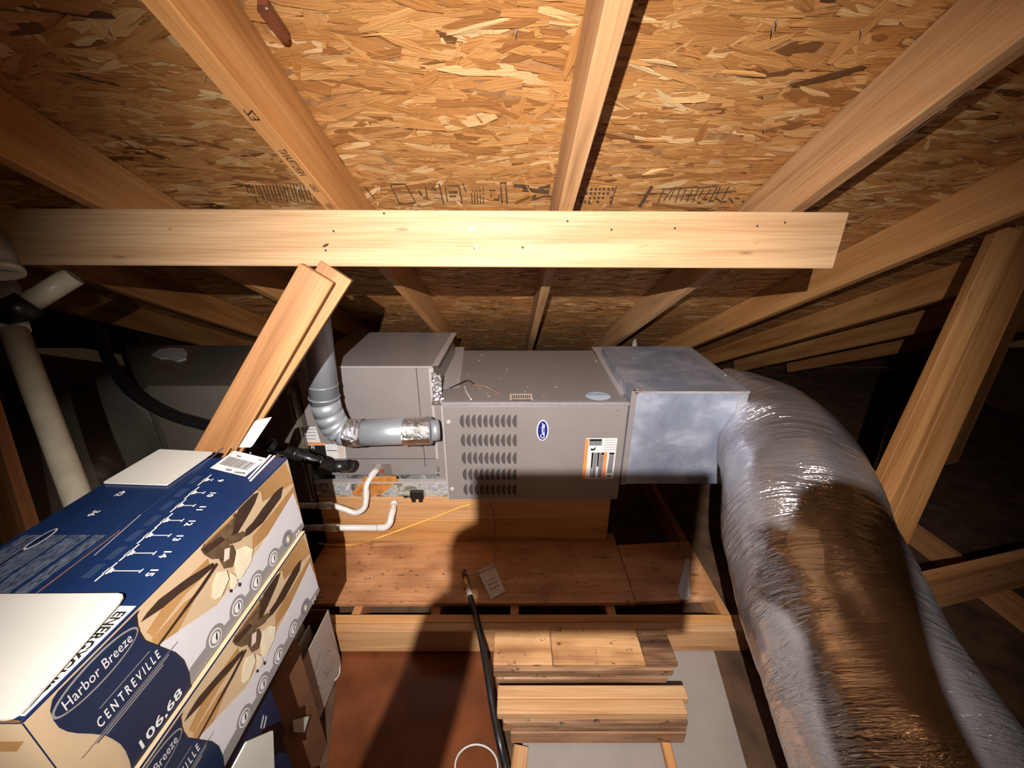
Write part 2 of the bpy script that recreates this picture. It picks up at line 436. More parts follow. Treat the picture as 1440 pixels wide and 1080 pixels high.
# ================================================================ ROOF
TH = math.atan(0.5); ct, st = math.cos(TH), math.sin(TH)
HO = 0.7715
RN = Vector((0, -st, -ct)); RS = Vector((0, ct, -st)); RP = Vector((0, 0, HO))
def roof(X, s, n): return Vector((X, s * ct - n * st, HO - s * st - n * ct))
def panel_mesh(name, x0, x1, s0, s1, parent, flakes=0, seed=0):
    g = 0.0015
    b = [roof(x0 + g, s0 + g, -0.011), roof(x1 - g, s0 + g, -0.011), roof(x1 - g, s1 - g, -0.011), roof(x0 + g, s1 - g, -0.011)]
    t = [roof(x0 + g, s0 + g, 0), roof(x1 - g, s0 + g, 0), roof(x1 - g, s1 - g, 0), roof(x0 + g, s1 - g, 0)]
    pn = hexa(name, t, b, M['osb_core'], parent)
    if flakes:
        rg = random.Random(seed)
        vs, fs, tn, uvs = [], [], [], []
        for i in range(int(flakes * (x1 - x0) * (s1 - s0))):
            L = rg.uniform(0.06, 0.20); W = rg.uniform(0.007, 0.034)
            if rg.random() < 0.3: L *= 0.5; W *= 0.6
            a = rg.gauss(0.02, 0.20) if rg.random() < 0.87 else rg.uniform(-1.5, 1.5)
            cx = rg.uniform(x0, x1); cs = rg.uniform(s0, s1)
            h = rg.uniform(0.0003, 0.0016)
            tu, tv = rg.gauss(0, 0.016), rg.gauss(0, 0.05)
            if rg.random() < 0.07: tv = rg.gauss(0, 0.25); tu = rg.gauss(0, 0.06); W *= 0.5; L *= .6
            ca, sa = math.cos(a), math.sin(a)
            j = lambda q: rg.uniform(-q, q)
            P = [(-L / 2 + j(L * .06), -W / 2 * rg.uniform(.1, 1)), (-L * .25 + j(L * .1), -W / 2 + j(W * .1)), (L * .2 + j(L * .1), -W / 2 + j(W * .12)), (L / 2 + j(L * .06), -W / 2 * rg.uniform(.0, 1)),
                 (L / 2 + j(L * .08), W / 2 * rg.uniform(.1, 1)), (L * .2 + j(L * .1), W / 2 + j(W * .1)), (-L * .25 + j(L * .1), W / 2 + j(W * .12)), (-L / 2 + j(L * .06), W / 2 * rg.uniform(0, 1))]
            k = len(vs); ou, ov = rg.uniform(0, 50), rg.uniform(0, 50)
            ok = True; pts = []
            for (u, v) in P:
                X = cx + u * ca - v * sa; S = cs + u * sa + v * ca
                X = min(max(X, x0), x1); S = min(max(S, s0), s1)
                pts.append(roof(X, S, max(0.0002, h + u * tu + v * tv)))
                uvs.append((u + ou, v + ov))
            vs += pts; fs.append(tuple(range(k, k + 8)))
            r = rg.random()
            tn.append(rg.uniform(0, .12) if r < .025 else (rg.uniform(.84, 1.0) if r < .13 else min(.88, max(.16, rg.gauss(.50, .17)))))
        o = mesh('wood_strand', vs, fs, M['osb'], pn, kind='stuff')
        at = o.data.attributes.new('tone', 'FLOAT', 'FACE'); at.data.foreach_set('value', tn)
        uvl = o.data.uv_layers.new(name='UVMap')
        uvl.data.foreach_set('uv', [c for p in uvs for c in p])
        # roofing nail tips that came through the sheathing
        nv, nf = [], []
        for i in range(34):
            X = rg.uniform(x0, x1); S = s0 + (s1 - s0) * ((i % 5) + .5) / 5 + rg.uniform(-.03, .03)
            c0 = roof(X, S, 0); tip = roof(X + rg.uniform(-.003, .003), S + rg.uniform(-.003, .003), rg.uniform(.012, .022))
            k = len(nv)
            nv += [c0 + Vector((.0028, 0, 0)), c0 + Vector((-.0015, .0020, -.001)), c0 + Vector((-.0015, -.0020, .001)), tip]
            nf += [(k, k + 1, k + 3), (k + 1, k + 2, k + 3), (k + 2, k, k + 3)]
        mesh('nail_tip', nv, nf, M['steel'], pn, kind='stuff')
    return pn
RC = 0.141                      # middle of the rafter just right of the lens
ceil = thing('ceiling', None, None, (0, 1.5, 0), kind='structure')
rows = [(-1.72, -0.88, 0.751, 0), (-0.88, 0.34, -0.469, 0), (0.34, 1.56, -0.469, 1900), (1.56, 2.78, 0.751, 1700), (2.78, 4.0, -0.469, 500), (4.0, 5.32, 0.751, 0)]
for ri, (s0, s1, off, fl) in enumerate(rows):
    xs = sorted(off + 2.44 * k for k in range(-2, 3))
    for i in range(len(xs) - 1):
        vis = fl if (-3.2 < (xs[i] + xs[i + 1]) / 2 < 3.4) else 0
        panel_mesh('osb_panel', xs[i], xs[i + 1], s0, s1, ceil, vis, 100 + ri * 10 + i)
# far slope of the roof, behind the camera
RY = -1.72 * ct
z0 = HO + 1.72 * st
hexa('ceiling_far_slope', [(-5, RY, z0), (5, RY, z0), (5, -6.4, z0 - (RY + 6.4) / 2), (-5, -6.4, z0 - (RY + 6.4) / 2)],
     [(-5, RY, z0 + .012), (5, RY, z0 + .012), (5, -6.4, z0 + .012 - (RY + 6.4) / 2), (-5, -6.4, z0 + .012 - (RY + 6.4) / 2)], M['osb_core'], kind='structure')
for sx, nm in ((-5.0, 'wall_left'), (5.0, 'wall_right')):
    v = [(sx, RY, z0 + .02), (sx, 4.9, -1.67), (sx, -6.5, -1.67), (sx + .02, RY, z0 + .02), (sx + .02, 4.9, -1.67), (sx + .02, -6.5, -1.67)]
    mesh(nm, v, [(0, 1, 2), (5, 4, 3), (0, 3, 4, 1), (1, 4, 5, 2), (2, 5, 3, 0)], M['gable'], kind='structure')
box('floor', -5, 5, -6.5, 4.9, -1.69, -1.66, M['insulation'], kind='structure')

rl = {-4: 'dim pine rafter at the far left edge, fourth left of the bright centre rafter', -3: 'dim pine rafter low at left above the dark plenum, third left of the centre rafter',
      -2: 'shadowy pine rafter crossing the upper left corner behind the purlin', -1: 'pine rafter with dark green lumber stamp on its lower edge, left of centre',
      0: 'narrow-looking bright pine rafter in the middle of the roof', 1: 'broad pale rafter with streaky grain and a dark knot, right of centre',
      2: 'knotty pine rafter running to the right frame edge just past the purlin end', 3: 'dim rafter beyond the knotty one, second past the purlin end',
      4: 'dark rafter low at right behind the foil duct, third past the purlin end', 5: 'darkest rafter at right, lowest of the fan of rafters above the duct'}
for k in range(-4, 6):
    X = RC + 0.61 * k
    r = lumber('rafter', roof(X, -1.70, .0725), roof(X, 4.75, .0725), RN, 0.14, 0.038, M['rafter_pale'] if k in (0, 1) else M['rafter'], label=rl[k], cat='rafter', group='roof rafters')
# stamps
def rpoly(name, px, mat, parent, n=0.0022): return poly(name, [hplane(x, y, RP + RN * n, RN) for x, y in px], RN, mat, parent, off=0, th=0.0002)
stampp = [o for o in ceil.children][0]
best = None
def stamp_parent(px, py):
    P = hplane(px, py, RP, RN); S = P.y / ct
    return ceil
def line(px0, py0, px1, py1, wd, name='stamp_mark', parent=None, mat=None):
    a = Vector((px0, py0)); b = Vector((px1, py1)); d = (b - a).normalized(); q = Vector((-d.y, d.x)) * wd / 2
    return [a + q, b + q, b - q, a - q]
def strokes(name, L, mat, parent, n=0.0034):
    vs, fs = [], []
    for (x0_, y0_, x1_, y1_, wd) in L:
        k = len(vs); vs += [hplane(p.x, p.y, RP + RN * n, RN) for p in line(x0_, y0_, x1_, y1_, wd)]
        fs.append((k + 3, k + 2, k + 1, k))
    return mesh(name, vs, fs, mat, parent)
L = [(512, 262, 527, 280, 1.6), (549, 260, 562, 287, 1.6), (570, 259, 584, 284, 1.6), (549, 260, 570, 259, 1.2), (562, 287, 584, 285, 1.2),
     (589, 268, 593, 275, 3), (598, 262, 601, 280, 1.6), (607, 262, 613, 268, 1.5), (617, 258, 624, 287, 1.8), (610, 278, 621, 279, 1.3), (626, 262, 629, 283, 1.5), (645, 261, 650, 285, 1.8),
     (631, 270, 643, 270, 3), (632, 276, 642, 276, 2.4), (651, 258, 655, 270, 1.5), (628, 261, 645, 261, 1.2)]
for i in range(5): L.append((663 + 4 * i, 271, 664 + 4 * i, 287, 1.4))
for i in range(4): L.append((664 + 5 * i, 262, 665 + 5 * i, 269, 1.6))
L += [(688, 268, 697, 268, 2), (690, 280, 701, 281, 2.2), (690, 280, 691, 273, 1.8), (701, 281, 702, 274, 1.8), (704, 257, 706, 286, 2), (711, 257, 713, 287, 2.2), (704, 257, 712, 257, 2)]
strokes('stamp_mark', L, M['brown_ink'], ceil)
strokes('stamp_mark', [(722, 261, 744, 263, 5), (735, 266, 772, 270, 6), (757, 266, 774, 261, 4)], M['brown_ink'], ceil)
text('lettering', '2', hplane(765, 278, RP + RN * .004, RN), (0, -ct, st), (1, 0, 0), 0.075, M['brown_ink'], ceil, bold=0.012, width=0.03, off=0.0006)
L = []
rg = random.Random(5)
for i in range(9):
    for j in range(4):
        if rg.random() < .8: L.append((812 + 6 * i - j, 266 + 6 * j, 815.5 + 6 * i - j, 266 + 6 * j, 3.2))
L += [(867, 262, 858, 290, 1.6), (917, 262, 899, 291, 4.5)]
for i in range(12): L.append((935 + 8 * i + rg.uniform(-2, 2), 264 + rg.uniform(-2, 3), 925 + 8 * i, 284 + rg.uniform(-4, 4), 1.6))
for i in range(10): L.append((980 + 9 * i, 282 + rg.uniform(-4, 4), 986 + 9 * i, 281 + rg.uniform(-4, 4), 2.4))
L += [(930, 266, 1010, 262, 1.5), (965, 275, 1035, 269, 1.4)]
strokes('stamp_mark', L, M['brown_ink'], ceil)
L = []
for i in range(24): L.append((345 + 4.8 * i, 259 + rg.uniform(0, 3), 352 + 4.8 * i, 282 + rg.uniform(-5, 3), 1.3))
strokes('stamp_mark', L, M['brown_ink'], ceil)
# lumber stamp on the lower edge of the left rafter
raf = {k: None for k in range(-4, 6)}
for o in C.objects:
    if o.name.startswith('rafter'):
        raf[round((o.location.x - RC) / 0.61)] = o
def on_rafter(o, name, mk):
    p = mk()
    p.parent = o; p.matrix_parent_inverse = o.matrix_basis.inverted()
    return p
bpy.context.view_layer.update()
def rafter_text(s, k, sp_, size, width):
    P = roof(RC + .61 * k, sp_, .1432)
    o = on_rafter(raf[k], 'lettering', lambda: text('lettering', s, P, RS * -1, (1, 0, 0), size, M['black_ink'], None, bold=0.01, width=width, off=0.0004))
    return o
rafter_text('EZ', -1, 0.99, 0.016, 0.025)
rafter_text('HERSTRANT', -1, 1.12, 0.017, 0.085)
rafter_text('GIID', -1, 1.21, 0.014, 0.03)
rafter_text('HD-233', -1, 1.30, 0.013, 0.05)
def knot(k, s0_, L_, W_, xo):
    P_ = roof(RC + .61 * k + xo, s0_, .1425)
    on_rafter(raf[k], 'knot', lambda: poly('knot', ell(P_, RS, (1, 0, 0), L_, W_, 14), RN, M['black_knot'], None, off=.0002, th=.0002))
knot(1, 1.02, .045, .0035, .012); knot(1, .955, .02, .003, .013)
# brown strip on the sheathing at the top
P = [hplane(x, y, RP + RN * .004, RN) for x, y in ((362, -3), (376, -3), (407, 45), (404, 52), (396, 50), (362, 6))]
o = poly('metal_strip', P, RN, M['brown_metal'], None, off=0, th=0.012, label='short dark reddish brown strip nailed to the sheathing near the top edge', cat='strip')
c = hplane(375, 12, RP + RN * .017, RN)
mesh('nail_head', [c + RS * .003, c + Vector((.003, 0, 0)), c - RS * .003, c - Vector((.003, 0, 0)), c + RN * .003], [(0, 1, 4), (1, 2, 4), (2, 3, 4), (3, 0, 4)], M['steel'], o)

# ================================================================ PURLIN AND STRUTS
A = hy(-160, 333, 1.085); B = hy(1181, 339, 1.085)
pur = lumber('purlin', (A.x, 1.099, A.z), (B.x, 1.099, B.z), (0, 0, 1), 0.139, 0.038, M['pale_pine'], label='bright pale pine beam running level across the rafters', cat='beam')
def nails(parent, pts, plane_y):
    for px, py in pts:
        c = hy(px, py, plane_y)
        o = mesh('nail_head', [c + Vector((.0032 * math.cos(a * PI / 4), 0, .0032 * math.sin(a * PI / 4))) for a in range(8)] + [c + Vector((0, -.0012, 0))],
                 [(i, (i + 1) % 8, 8) for i in range(8)], M['slot'])
        o.parent = parent; o.matrix_parent_inverse = parent.matrix_basis.inverted()
nails(pur, [(469, 325), (458, 352), (798, 311), (860, 323), (949, 321), (667, 349), (735, 348), (1065, 318), (1104, 313), (540, 300)], 1.0798)

for (px, py, a_, b_, mt_) in ((662, 322, .010, .004, 'tan'), (668, 348, .009, .004, 'tan'), (745, 347, .012, .003, 'tan'), (239, 322, .006, .005, 'tan'), (458, 345, .009, .0035, 'black_knot'), (1065, 341, .010, .0025, 'tan'), (905, 346, .014, .002, 'tan')):
    c = hy(px, py, 1.0797)
    o = poly('knot', ell(c, (1, 0, .35), (0, 0, 1), a_, b_, 12), (0, -1, 0), M[mt_], None, .0001, .0002)
    o.parent = pur; o.matrix_parent_inverse = pur.matrix_basis.inverted()
T1 = hd(448, 384, 1.012); B1 = hd(303, 637, 1.075); D1 = (B1 - T1)
s1 = lumber('roof_strut', T1, T1 + D1 * 2.75, Vector((0.9, 0.15, -0.55)), 0.089, 0.038, M['strut'], label='front diagonal two-by-four brace under the beam at left', cat='brace', group='roof braces')
SV = Vector((0.9, 0.15, -0.55)); SV = (SV - D1.normalized() * SV.dot(D1.normalized())).normalized()
NV = D1.normalized().cross(SV); NV = NV if NV.y > 0 else -NV
T2 = T1 + NV * 0.0395 + SV * 0.030 - D1.normalized() * 0.028
E2 = T1 + D1 * 2.7 + NV * 0.0395 - SV * 0.030
s2 = lumber('roof_strut', T2, E2, SV, 0.089, 0.038, M['strut'], label='brace board nailed behind the front left brace, mostly hidden', cat='brace', group='roof braces')
bpy.context.view_layer.update()
# right pair
T3 = hd(1413, 322, 1.30); B3 = hd(1228, 715, 1.42); D3 = B3 - T3
s3 = lumber('roof_strut', T3, T3 + D3 * 1.8, Vector((0.85, 0, 0.4)), 0.064, 0.038, M['rafter'], label='narrower left board of the doubled brace at the right edge', cat='brace', group='roof braces')
T4 = hd(1462, 292, 1.385); B4 = hd(1270, 722, 1.51); D4 = B4 - T4
s4 = lumber('roof_strut', T4, T4 + D4 * 1.7, Vector((0.85, 0.1, 0.4)), 0.100, 0.038, M['rafter'], label='wider right board of the doubled brace at the right edge', cat='brace', group='roof braces')
T5 = hd(-30, 560, 1.25); B5 = hd(38, 775, 1.25)
lumber('roof_strut', T5 - (B5 - T5) * .3, T5 + (B5 - T5) * 3.0, Vector((1, 0, 0)), 0.089, 0.038, M['joist'], label='dark wooden post at the lower left edge behind the fan boxes', cat='brace', group='roof braces')
# far purlin/brace lines low at right
lumber('roof_strut', (2.25, 1.75, -0.05), (3.3, 2.5, -1.6), Vector((1, 0, 0)), 0.089, 0.038, M['joist'], label='dim diagonal brace in the dark behind the right brace pair', cat='brace', group='roof braces')

# ================================================================ FLOOR FRAMING (drywall level z=-1.66, joist tops -1.54)
JT = -1.535
jx = [(-1.25, 'floor joist hidden at left behind the plenum'), (-0.68, 'joist end showing in the gap near the cartons at left'), (-0.335, 'joist end in the gap behind the header, left of the black hose'),
      (0.012, 'joist end in the gap just right of the black hose'), (0.435, 'joist end in the gap below the plywood seam'), (0.93, 'joist running back in the dark from the plywood corner by the duct'), (1.55, 'joist in the dark right of the foil duct'), (2.3, 'joist at the far right in the dark')]
for X, lb in jx:
    lumber('floor_joist', (X, 1.18, JT - .0625), (X, 4.45, JT - .0625), (0, 0, 1), 0.12, 0.038, M['joist'], label=lb, cat='joist', group='floor joists')
hdA = lumber('header_board', (-0.98, 1.157, JT - .035), (1.02, 1.157, JT - .035), (0, 0, 1), 0.12, 0.036, M['pine'], label='rear board of the doubled joist crossing under the plywood edge', cat='joist')
hdB = lumber('header_board', (-0.98, 1.1185, JT - .038), (1.02, 1.1185, JT - .032), (0, 0, 1), 0.12, 0.038, M['fir'], label='front board of the doubled joist across the opening, with a round nail', cat='joist')
pz = JT + 0.0005
def sheet(name, px, z, th, mat, label, cat, bev=0.0015, **kw):
    P = [hz(x, y, z) for x, y in px]
    return hexa(name, [p - Vector((0, 0, th)) for p in P], P, mat, None, bev, label=label, cat=cat, **kw)
pt = pz + 0.018
P = [hz(466, 849, pt), hz(893, 845, pt)]
ya = P[0].y
hexa('plywood_sheet', [(-0.98, ya, pz), (P[1].x, ya + .005, pz), (P[1].x + .004, 1.66, pz), (-0.98, 1.66, pz)], [(-0.98, ya, pt), (P[1].x, ya + .005, pt), (P[1].x + .004, 1.66, pt), (-0.98, 1.66, pt)], M['ply'], None, .001,
     label='wide plywood sheet on the floor in front of the furnace platform', cat='plywood')
q = hz(1007, 842, pt); r_ = hz(968, 761, pt)
x1 = P[1].x + .003
hexa('plywood_sheet', [(x1, ya + .008, pz), (q.x, q.y, pz), (r_.x, r_.y, pz), (x1 + .004, 1.575, pz)], [(x1, ya + .008, pt), (q.x, q.y, pt), (r_.x, r_.y, pt), (x1 + .004, 1.575, pt)], M['ply'], None, .001,
     label='smaller plywood piece under the foil duct, right of the seam', cat='plywood')

# furnace platform: two stacked boards per side
FY = 1.60
for i, (z, lb) in enumerate(((-1.445, 'lower front board of the wooden furnace platform'), (-1.305, 'upper front board of the furnace platform just below the louvered door'))):
    lumber('platform_board', (-0.98, FY + .019 + .004 * i, z + 0), (0.50, FY + .019 + .004 * i, z), (0, 0, 1), 0.139, 0.038, M['platform'] if i else M['pine'], label=lb, cat='board', group='platform boards')
for i, (z, lb) in enumerate(((-1.445, 'lower back board of the furnace platform'), (-1.305, 'upper back board of the furnace platform'))):
    lumber('platform_board', (-0.98, 2.35, z), (0.50, 2.35, z), (0, 0, 1), 0.139, 0.038, M['joist'], label=lb, cat='board', group='platform boards')
for i, (z, lb) in enumerate(((-1.445, 'lower end board of the furnace platform beside the dark gap'), (-1.305, 'upper end board of the furnace platform beside the dark gap'))):
    lumber('platform_board', (0.48, FY + .045, z), (0.48, 2.33, z), (0, 0, 1), 0.139, 0.038, M['joist'], label=lb, cat='board', group='platform boards')
lumber('wood_strip', hz(525, 766, pt + .004) , hz(610, 762, pt + .004), (0, 1, 0), 0.018, 0.008, M['fir'], label='thin pale wood strip lying at the foot of the platform', cat='strip', bev=.0008)

# hardboard sheet and lower layer
HZ = -1.655
Pn = [hz(x, y, HZ + .006) for x, y in ((452, 1150), (700, 1180), (699, 915), (478, 915))]
hexa('hardboard_sheet', [p - Vector((0, 0, .006)) for p in Pn], Pn, M['hardboard'], None, .001, label='glossy reddish brown sheet on the floor at bottom left of the plank steps', cat='sheet')
Pn = [hz(x, y, HZ + .020) for x, y in ((735, 1120), (1062, 1120), (998, 893), (735, 893))]
hexa('drywall_sheet', [p - Vector((0, 0, .014)) for p in Pn], Pn, M['drywall'], None, .001, label='grey painted board lying under and right of the stacked planks', cat='panel')
# stacked planks seen as steps
def zbox(name, px_l, px_r, ytop_px, ybot_px, z, th, mat, label, skew=0):
    a = hz(px_l, ytop_px, z); b = hz(px_r, ytop_px, z); c = hz(px_l, ybot_px, z)
    d = hz(px_r + skew, ybot_px, z)
    return a, b, c, d
def plank(x0, x1, y0, y1, ztop, th, mat, label, rot=0.0, grp='stacked planks'):
    ym = (y0 + y1) / 2
    return lumber('plank', (x0, ym - rot, ztop - th / 2), (x1, ym + rot, ztop - th / 2), (0, 1, 0), y1 - y0, th, mat, label=label, cat='plank', group=grp, bev=0.003)
zt = -1.47
a = hz(696, 880, zt); b = hz(949, 934, zt)
# upper step: two boards side by side with a butt joint, laid on two stacked boards
u1 = plank(a.x, hz(775, 905, zt).x - .001, b.y, a.y, zt, .022, M['reused'], 'short clean board at the left of the upper plank step')
u2 = plank(hz(775, 905, zt).x + .001, hz(900, 905, zt).x, b.y, a.y + .002, zt, .022, M['reused'], 'wide board with nail stains in the middle of the upper plank step')
u3 = plank(hz(900, 905, zt).x + .003, hz(951, 925, zt).x, b.y + .002, a.y - .012, zt - .001, .022, M['greyed'], 'dark stained block at the right of the upper plank step')
u4 = plank(a.x, b.x, b.y - .006, b.y + .13, zt - .0235, .036, M['greyed'], 'split streaky board just beneath the upper step', rot=.002)
u5 = plank(a.x + .01, b.x - .02, b.y - .012, b.y + .10, zt - .061, .036, M['greyed'], 'weathered board lowest under the upper step')
for X, lb in ((a.x + .12, 'block under the left end of the plank stacks'), (hz(910, 965, -1.57).x, 'small block showing in the dark gap between the plank steps')):
    lumber('spacer_block', (X, .86, zt - .0975 - .0425), (X, 1.05, zt - .0975 - .0425), (1, 0, 0), .04, .083, M['fir'], label=lb, cat='block', bev=.001)
a2 = hz(700, 962, zt); b2 = hz(968, 1003, zt)
zt2 = zt - .0
l1 = plank(a2.x, hz(962, 963, zt).x, (a2.y + b2.y) / 2 - .0, a2.y - .002, zt2, .034, M['fir'], 'rear board with a crack on the lower plank step')
l2 = plank(a2.x, b2.x, b2.y, (a2.y + b2.y) / 2 - .001, zt2, .034, M['fir'], 'front board with squiggly marks on the lower plank step')
l3 = plank(a2.x + .02, b2.x + .003, b2.y - .008, b2.y + .075, zt2 - .035, .05, M['greyed'], 'grainy board second in the lower plank step', rot=-.001)
l4 = plank(a2.x + .045, b2.x + .006, b2.y - .010, b2.y + .07, zt2 - .0863, .060, M['mottled'], 'reddish mottled board at the bottom of the lower plank step')
lumber('plank', hz(733, 1050, HZ + .03), hz(722, 1140, HZ + .03), (1, 0, 0), .05, .02, M['fir'], label='short board end poking out at the bottom below the steps, left', cat='plank')
lumber('plank', hz(936, 1046, HZ + .045), hz(957, 1130, HZ + .045), (1, 0, 0), .03, .025, M['pine'], label='narrow orange stick leaning at the bottom right of the steps', cat='plank')
# white blob and brush-shaped mastic
P = [(964, 788), (968, 787), (970, 793), (969, 806), (969, 824), (970, 841), (964, 846), (957, 843), (953, 834), (955, 822), (960, 806)]
poly('mastic_smear', [hz(x, y, pt) for x, y in P], (0, 0, 1), M['mastic'], None, off=.0004, th=.006, label='white teardrop-shaped mastic smear on the plywood near the foil duct', cat='smear')
# joist lying to the right of the duct
a = hd(1225, 866, 1.45); b = Vector((2.6, 1.34, a.z + .03))
Aj = hy(1285, 858, 1.07)
lumber('ceiling_joist', (1.05, 0.985, -1.30), (3.4, 1.50, -1.30), (0, 0, 1), 0.185, 0.038, M['joist'], label='wide orange joist beyond the foil duct at lower right', cat='joist')
lumber('floor_joist', (1.05, .93, -1.59), (2.1, -.2, -1.59), (0, 0, 1), 0.12, 0.038, M['joist'], label='dim joist at the lower right corner behind the duct', cat='joist')

# ================================================================ FURNACE
fx0, fx1, fy, fz0, fz1, fyb = -0.318, 0.528, 1.58, -1.232, -0.70, 2.42
fur = thing('gas_furnace', 'grey-brown gas furnace lying on its side with louvered door and blue oval emblem', 'furnace', (0.1, 2.0, fz0))
box('casing', fx0, fx1, fy + .012, fyb, fz0, fz1 - .004, M['taupe'], fur, .003)
door = box('access_door', fx0 + .006, fx1 - .004, fy - .006, fy + .011, fz0 + .006, fz1 - .018, M['taupe'], fur, .003)
box('top_trim', fx0, fx1, fy - .008, fy + .020, fz1 - .016, fz1 + .001, M['edge_light'], fur, .003)
box('side_trim', fx0 - .002, fx0 + .006, fy - .004, fy + .02, fz0, fz1 - .017, M['taupe_light'], fur, .001)
box('end_filler', -0.3605, fx0 - .001, fy + .045, 2.30, -1.142, fz1 - .008, M['taupe'], fur, .001)
# louvers
def louver_mesh():
    n = 12; Hh = .0345; Wd = .0175; vs = []; fs = []; fm = []
    for i in range(n + 1):
        t = i / n; z = (t - .5) * 2 * Hh; s_ = max(0.0, math.sin(PI * t)) ** .55
        xl = Wd * .42 - Wd * s_ * .92
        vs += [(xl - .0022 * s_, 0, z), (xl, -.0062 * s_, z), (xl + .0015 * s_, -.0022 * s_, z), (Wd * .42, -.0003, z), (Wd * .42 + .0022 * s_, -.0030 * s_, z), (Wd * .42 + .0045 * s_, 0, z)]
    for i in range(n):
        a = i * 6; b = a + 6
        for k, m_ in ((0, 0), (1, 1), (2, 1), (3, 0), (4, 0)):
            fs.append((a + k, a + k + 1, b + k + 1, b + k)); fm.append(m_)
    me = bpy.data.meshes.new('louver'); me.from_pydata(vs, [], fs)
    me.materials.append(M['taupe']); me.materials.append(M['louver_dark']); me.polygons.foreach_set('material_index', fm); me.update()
    return me
lm = louver_mesh()
ys_px = [592, 619, 644, 667, 688]
for r in range(5):
    z = hy(700, ys_px[r], fy - .006).z
    for c in range(10):
        xx = hy(650 + 8.2 * c, 592, fy).x
        o = bpy.data.objects.new('louver', lm); C.objects.link(o); o.parent = door
        o.location = Vector((xx, fy - .0064, z)) + SH - base_of(door)
DN = (0, -1, 0)
def dec(name, px, mat, y, parent, off=0.0004, th=.0003): return poly(name, [hy(a, b, y) for a, b in px], DN, mat, parent, off, th)
dy = fy - .006
cC = hy(763, 605, dy); uu = Vector((0, 0, 1)); rr = Vector((1, 0, 0))
em = poly('emblem', ell(cC, uu, rr, .0535, .0275), DN, M['white'], fur, .0005, .0015)
poly('emblem_field', ell(cC, uu, rr, .0485, .0225), DN, M['logo_blue'], em, .0022, .0005)
text('lettering', 'Carrier', cC + Vector((0, -.003, 0)), (0, 0, 1), (-1, 0, 0), .02, M['white'], em, width=.080, bold=.02, shear=.25)
# warning label
def Lm(zx, zy): return (720 + zx / 7.2, 540 + zy / 7.2)
wl = dec('warning_label', [Lm(750, 547), Lm(1068, 547), Lm(1020, 958), Lm(708, 962)], M['white'], dy, fur, .0004, .0004)
wl['label'] = 'white label with orange bands'
dec('orange_band', [Lm(745, 560), Lm(780, 548), Lm(742, 962), Lm(710, 962)], M['orange_print'], dy, wl, .0009)
dec('orange_band', [Lm(932, 690), Lm(965, 690), Lm(940, 950), Lm(908, 950)], M['orange_print'], dy, wl, .0009)
for q in ([(785, 555), (912, 555), (910, 580), (783, 580)], [(806, 692), (828, 692), (812, 850), (795, 850)], [(866, 692), (886, 692), (872, 835), (855, 835)], [(905, 692), (932, 692), (930, 718), (905, 718)], [(985, 692), (1037, 692), (1035, 715), (985, 715)]):
    dec('black_block', [Lm(*p) for p in q], M['black_ink'], dy, wl, .0013)
for q in ([(782, 582), (912, 582), (908, 622), (780, 622)], [(830, 694), (864, 694), (840, 948), (806, 948)], [(888, 694), (905, 694), (904, 720), (930, 720), (905, 948), (862, 948)], [(985, 718), (1035, 718), (1012, 900), (958, 900)], [(795, 852), (810, 852), (802, 948), (785, 948)]):
    dec('text_block', [Lm(*p) for p in q], M['grey_ink'], dy, wl, .0011)
dec('pictogram', [Lm(792, 650), Lm(825, 655), Lm(850, 632), (Lm(846, 655)), Lm(832, 672), Lm(800, 672)], M['black_ink'], dy, wl, .0012)
dec('pictogram', [Lm(960, 922), Lm(1002, 912), Lm(1005, 935), Lm(985, 948), Lm(962, 938)], M['grey_ink'], dy, wl, .0012)
for i in range(5): dec('text_line', [Lm(935, 565 + 24 * i), Lm(1050, 565 + 24 * i), Lm(1049, 569 + 24 * i), Lm(934, 569 + 24 * i)], M['grey_ink'], dy, wl, .0011)
for (px, py) in ((631, 593), (636, 687)):
    c = hy(px, py, dy)
    tube('door_knob', [c, c + Vector((0, -.008, 0)), c + Vector((0, -.012, 0))], [.014, .013, .007], M['taupe_light'], fur, 16, straight=True)
for (px, py) in ((866, 693), (868, 577)):
    c = hy(px, py, dy)
    tube('screw', [c, c + Vector((0, -.003, 0))], .004, M['steel'], fur, 8, straight=True)
# stickers on the top
UPN = (0, 0, 1)
tz = fz1 - .004
st1 = poly('barcode_sticker', [hz(a, b, tz) for a, b in ((717, 554), (748, 554), (750, 565.5), (717, 565.5))], UPN, M['pale_paper'], fur)
for i in range(9): poly('bar', [hz(a, b, tz) for a, b in ((720 + 3 * i, 556), (721.6 + 3 * i, 556), (721.6 + 3 * i, 560.5), (720 + 3 * i, 560.5))], UPN, M['brown_ink'], st1, .0009)
poly('bar', [hz(a, b, tz) for a, b in ((719, 562), (747, 562), (747, 564), (719, 564))], UPN, M['brown_ink'], st1, .0009)
cc = hz(841, 557, tz)
st2 = poly('oval_sticker', ell(cc, (1, 0, 0), (0, 1, 0), .058, .048), UPN, M['pale_blue'], fur)
for v0, v1 in ((.008, .018), (.026, .034)):
    poly('stripe', [cc + Vector((-math.sqrt(max(0, 1 - (v0 / .048) ** 2)) * .056, v0, 0)), cc + Vector((math.sqrt(1 - (v0 / .048) ** 2) * .056, v0, 0)), cc + Vector((math.sqrt(1 - (v1 / .048) ** 2) * .056, v1, 0)), cc + Vector((-math.sqrt(1 - (v1 / .048) ** 2) * .056, v1, 0))], UPN, M['mid_blue'], st2, .0009)
poly('tape_strip', [hz(a, b, tz) for a, b in ((636, 488), (653, 488), (646, 545), (618, 548))], UPN, M['taupe_light'], fur)
poly('tape_strip', [hz(a, b, tz) for a, b in ((832, 488), (848, 488), (887, 552), (872, 556))], UPN, M['taupe_light'], fur)
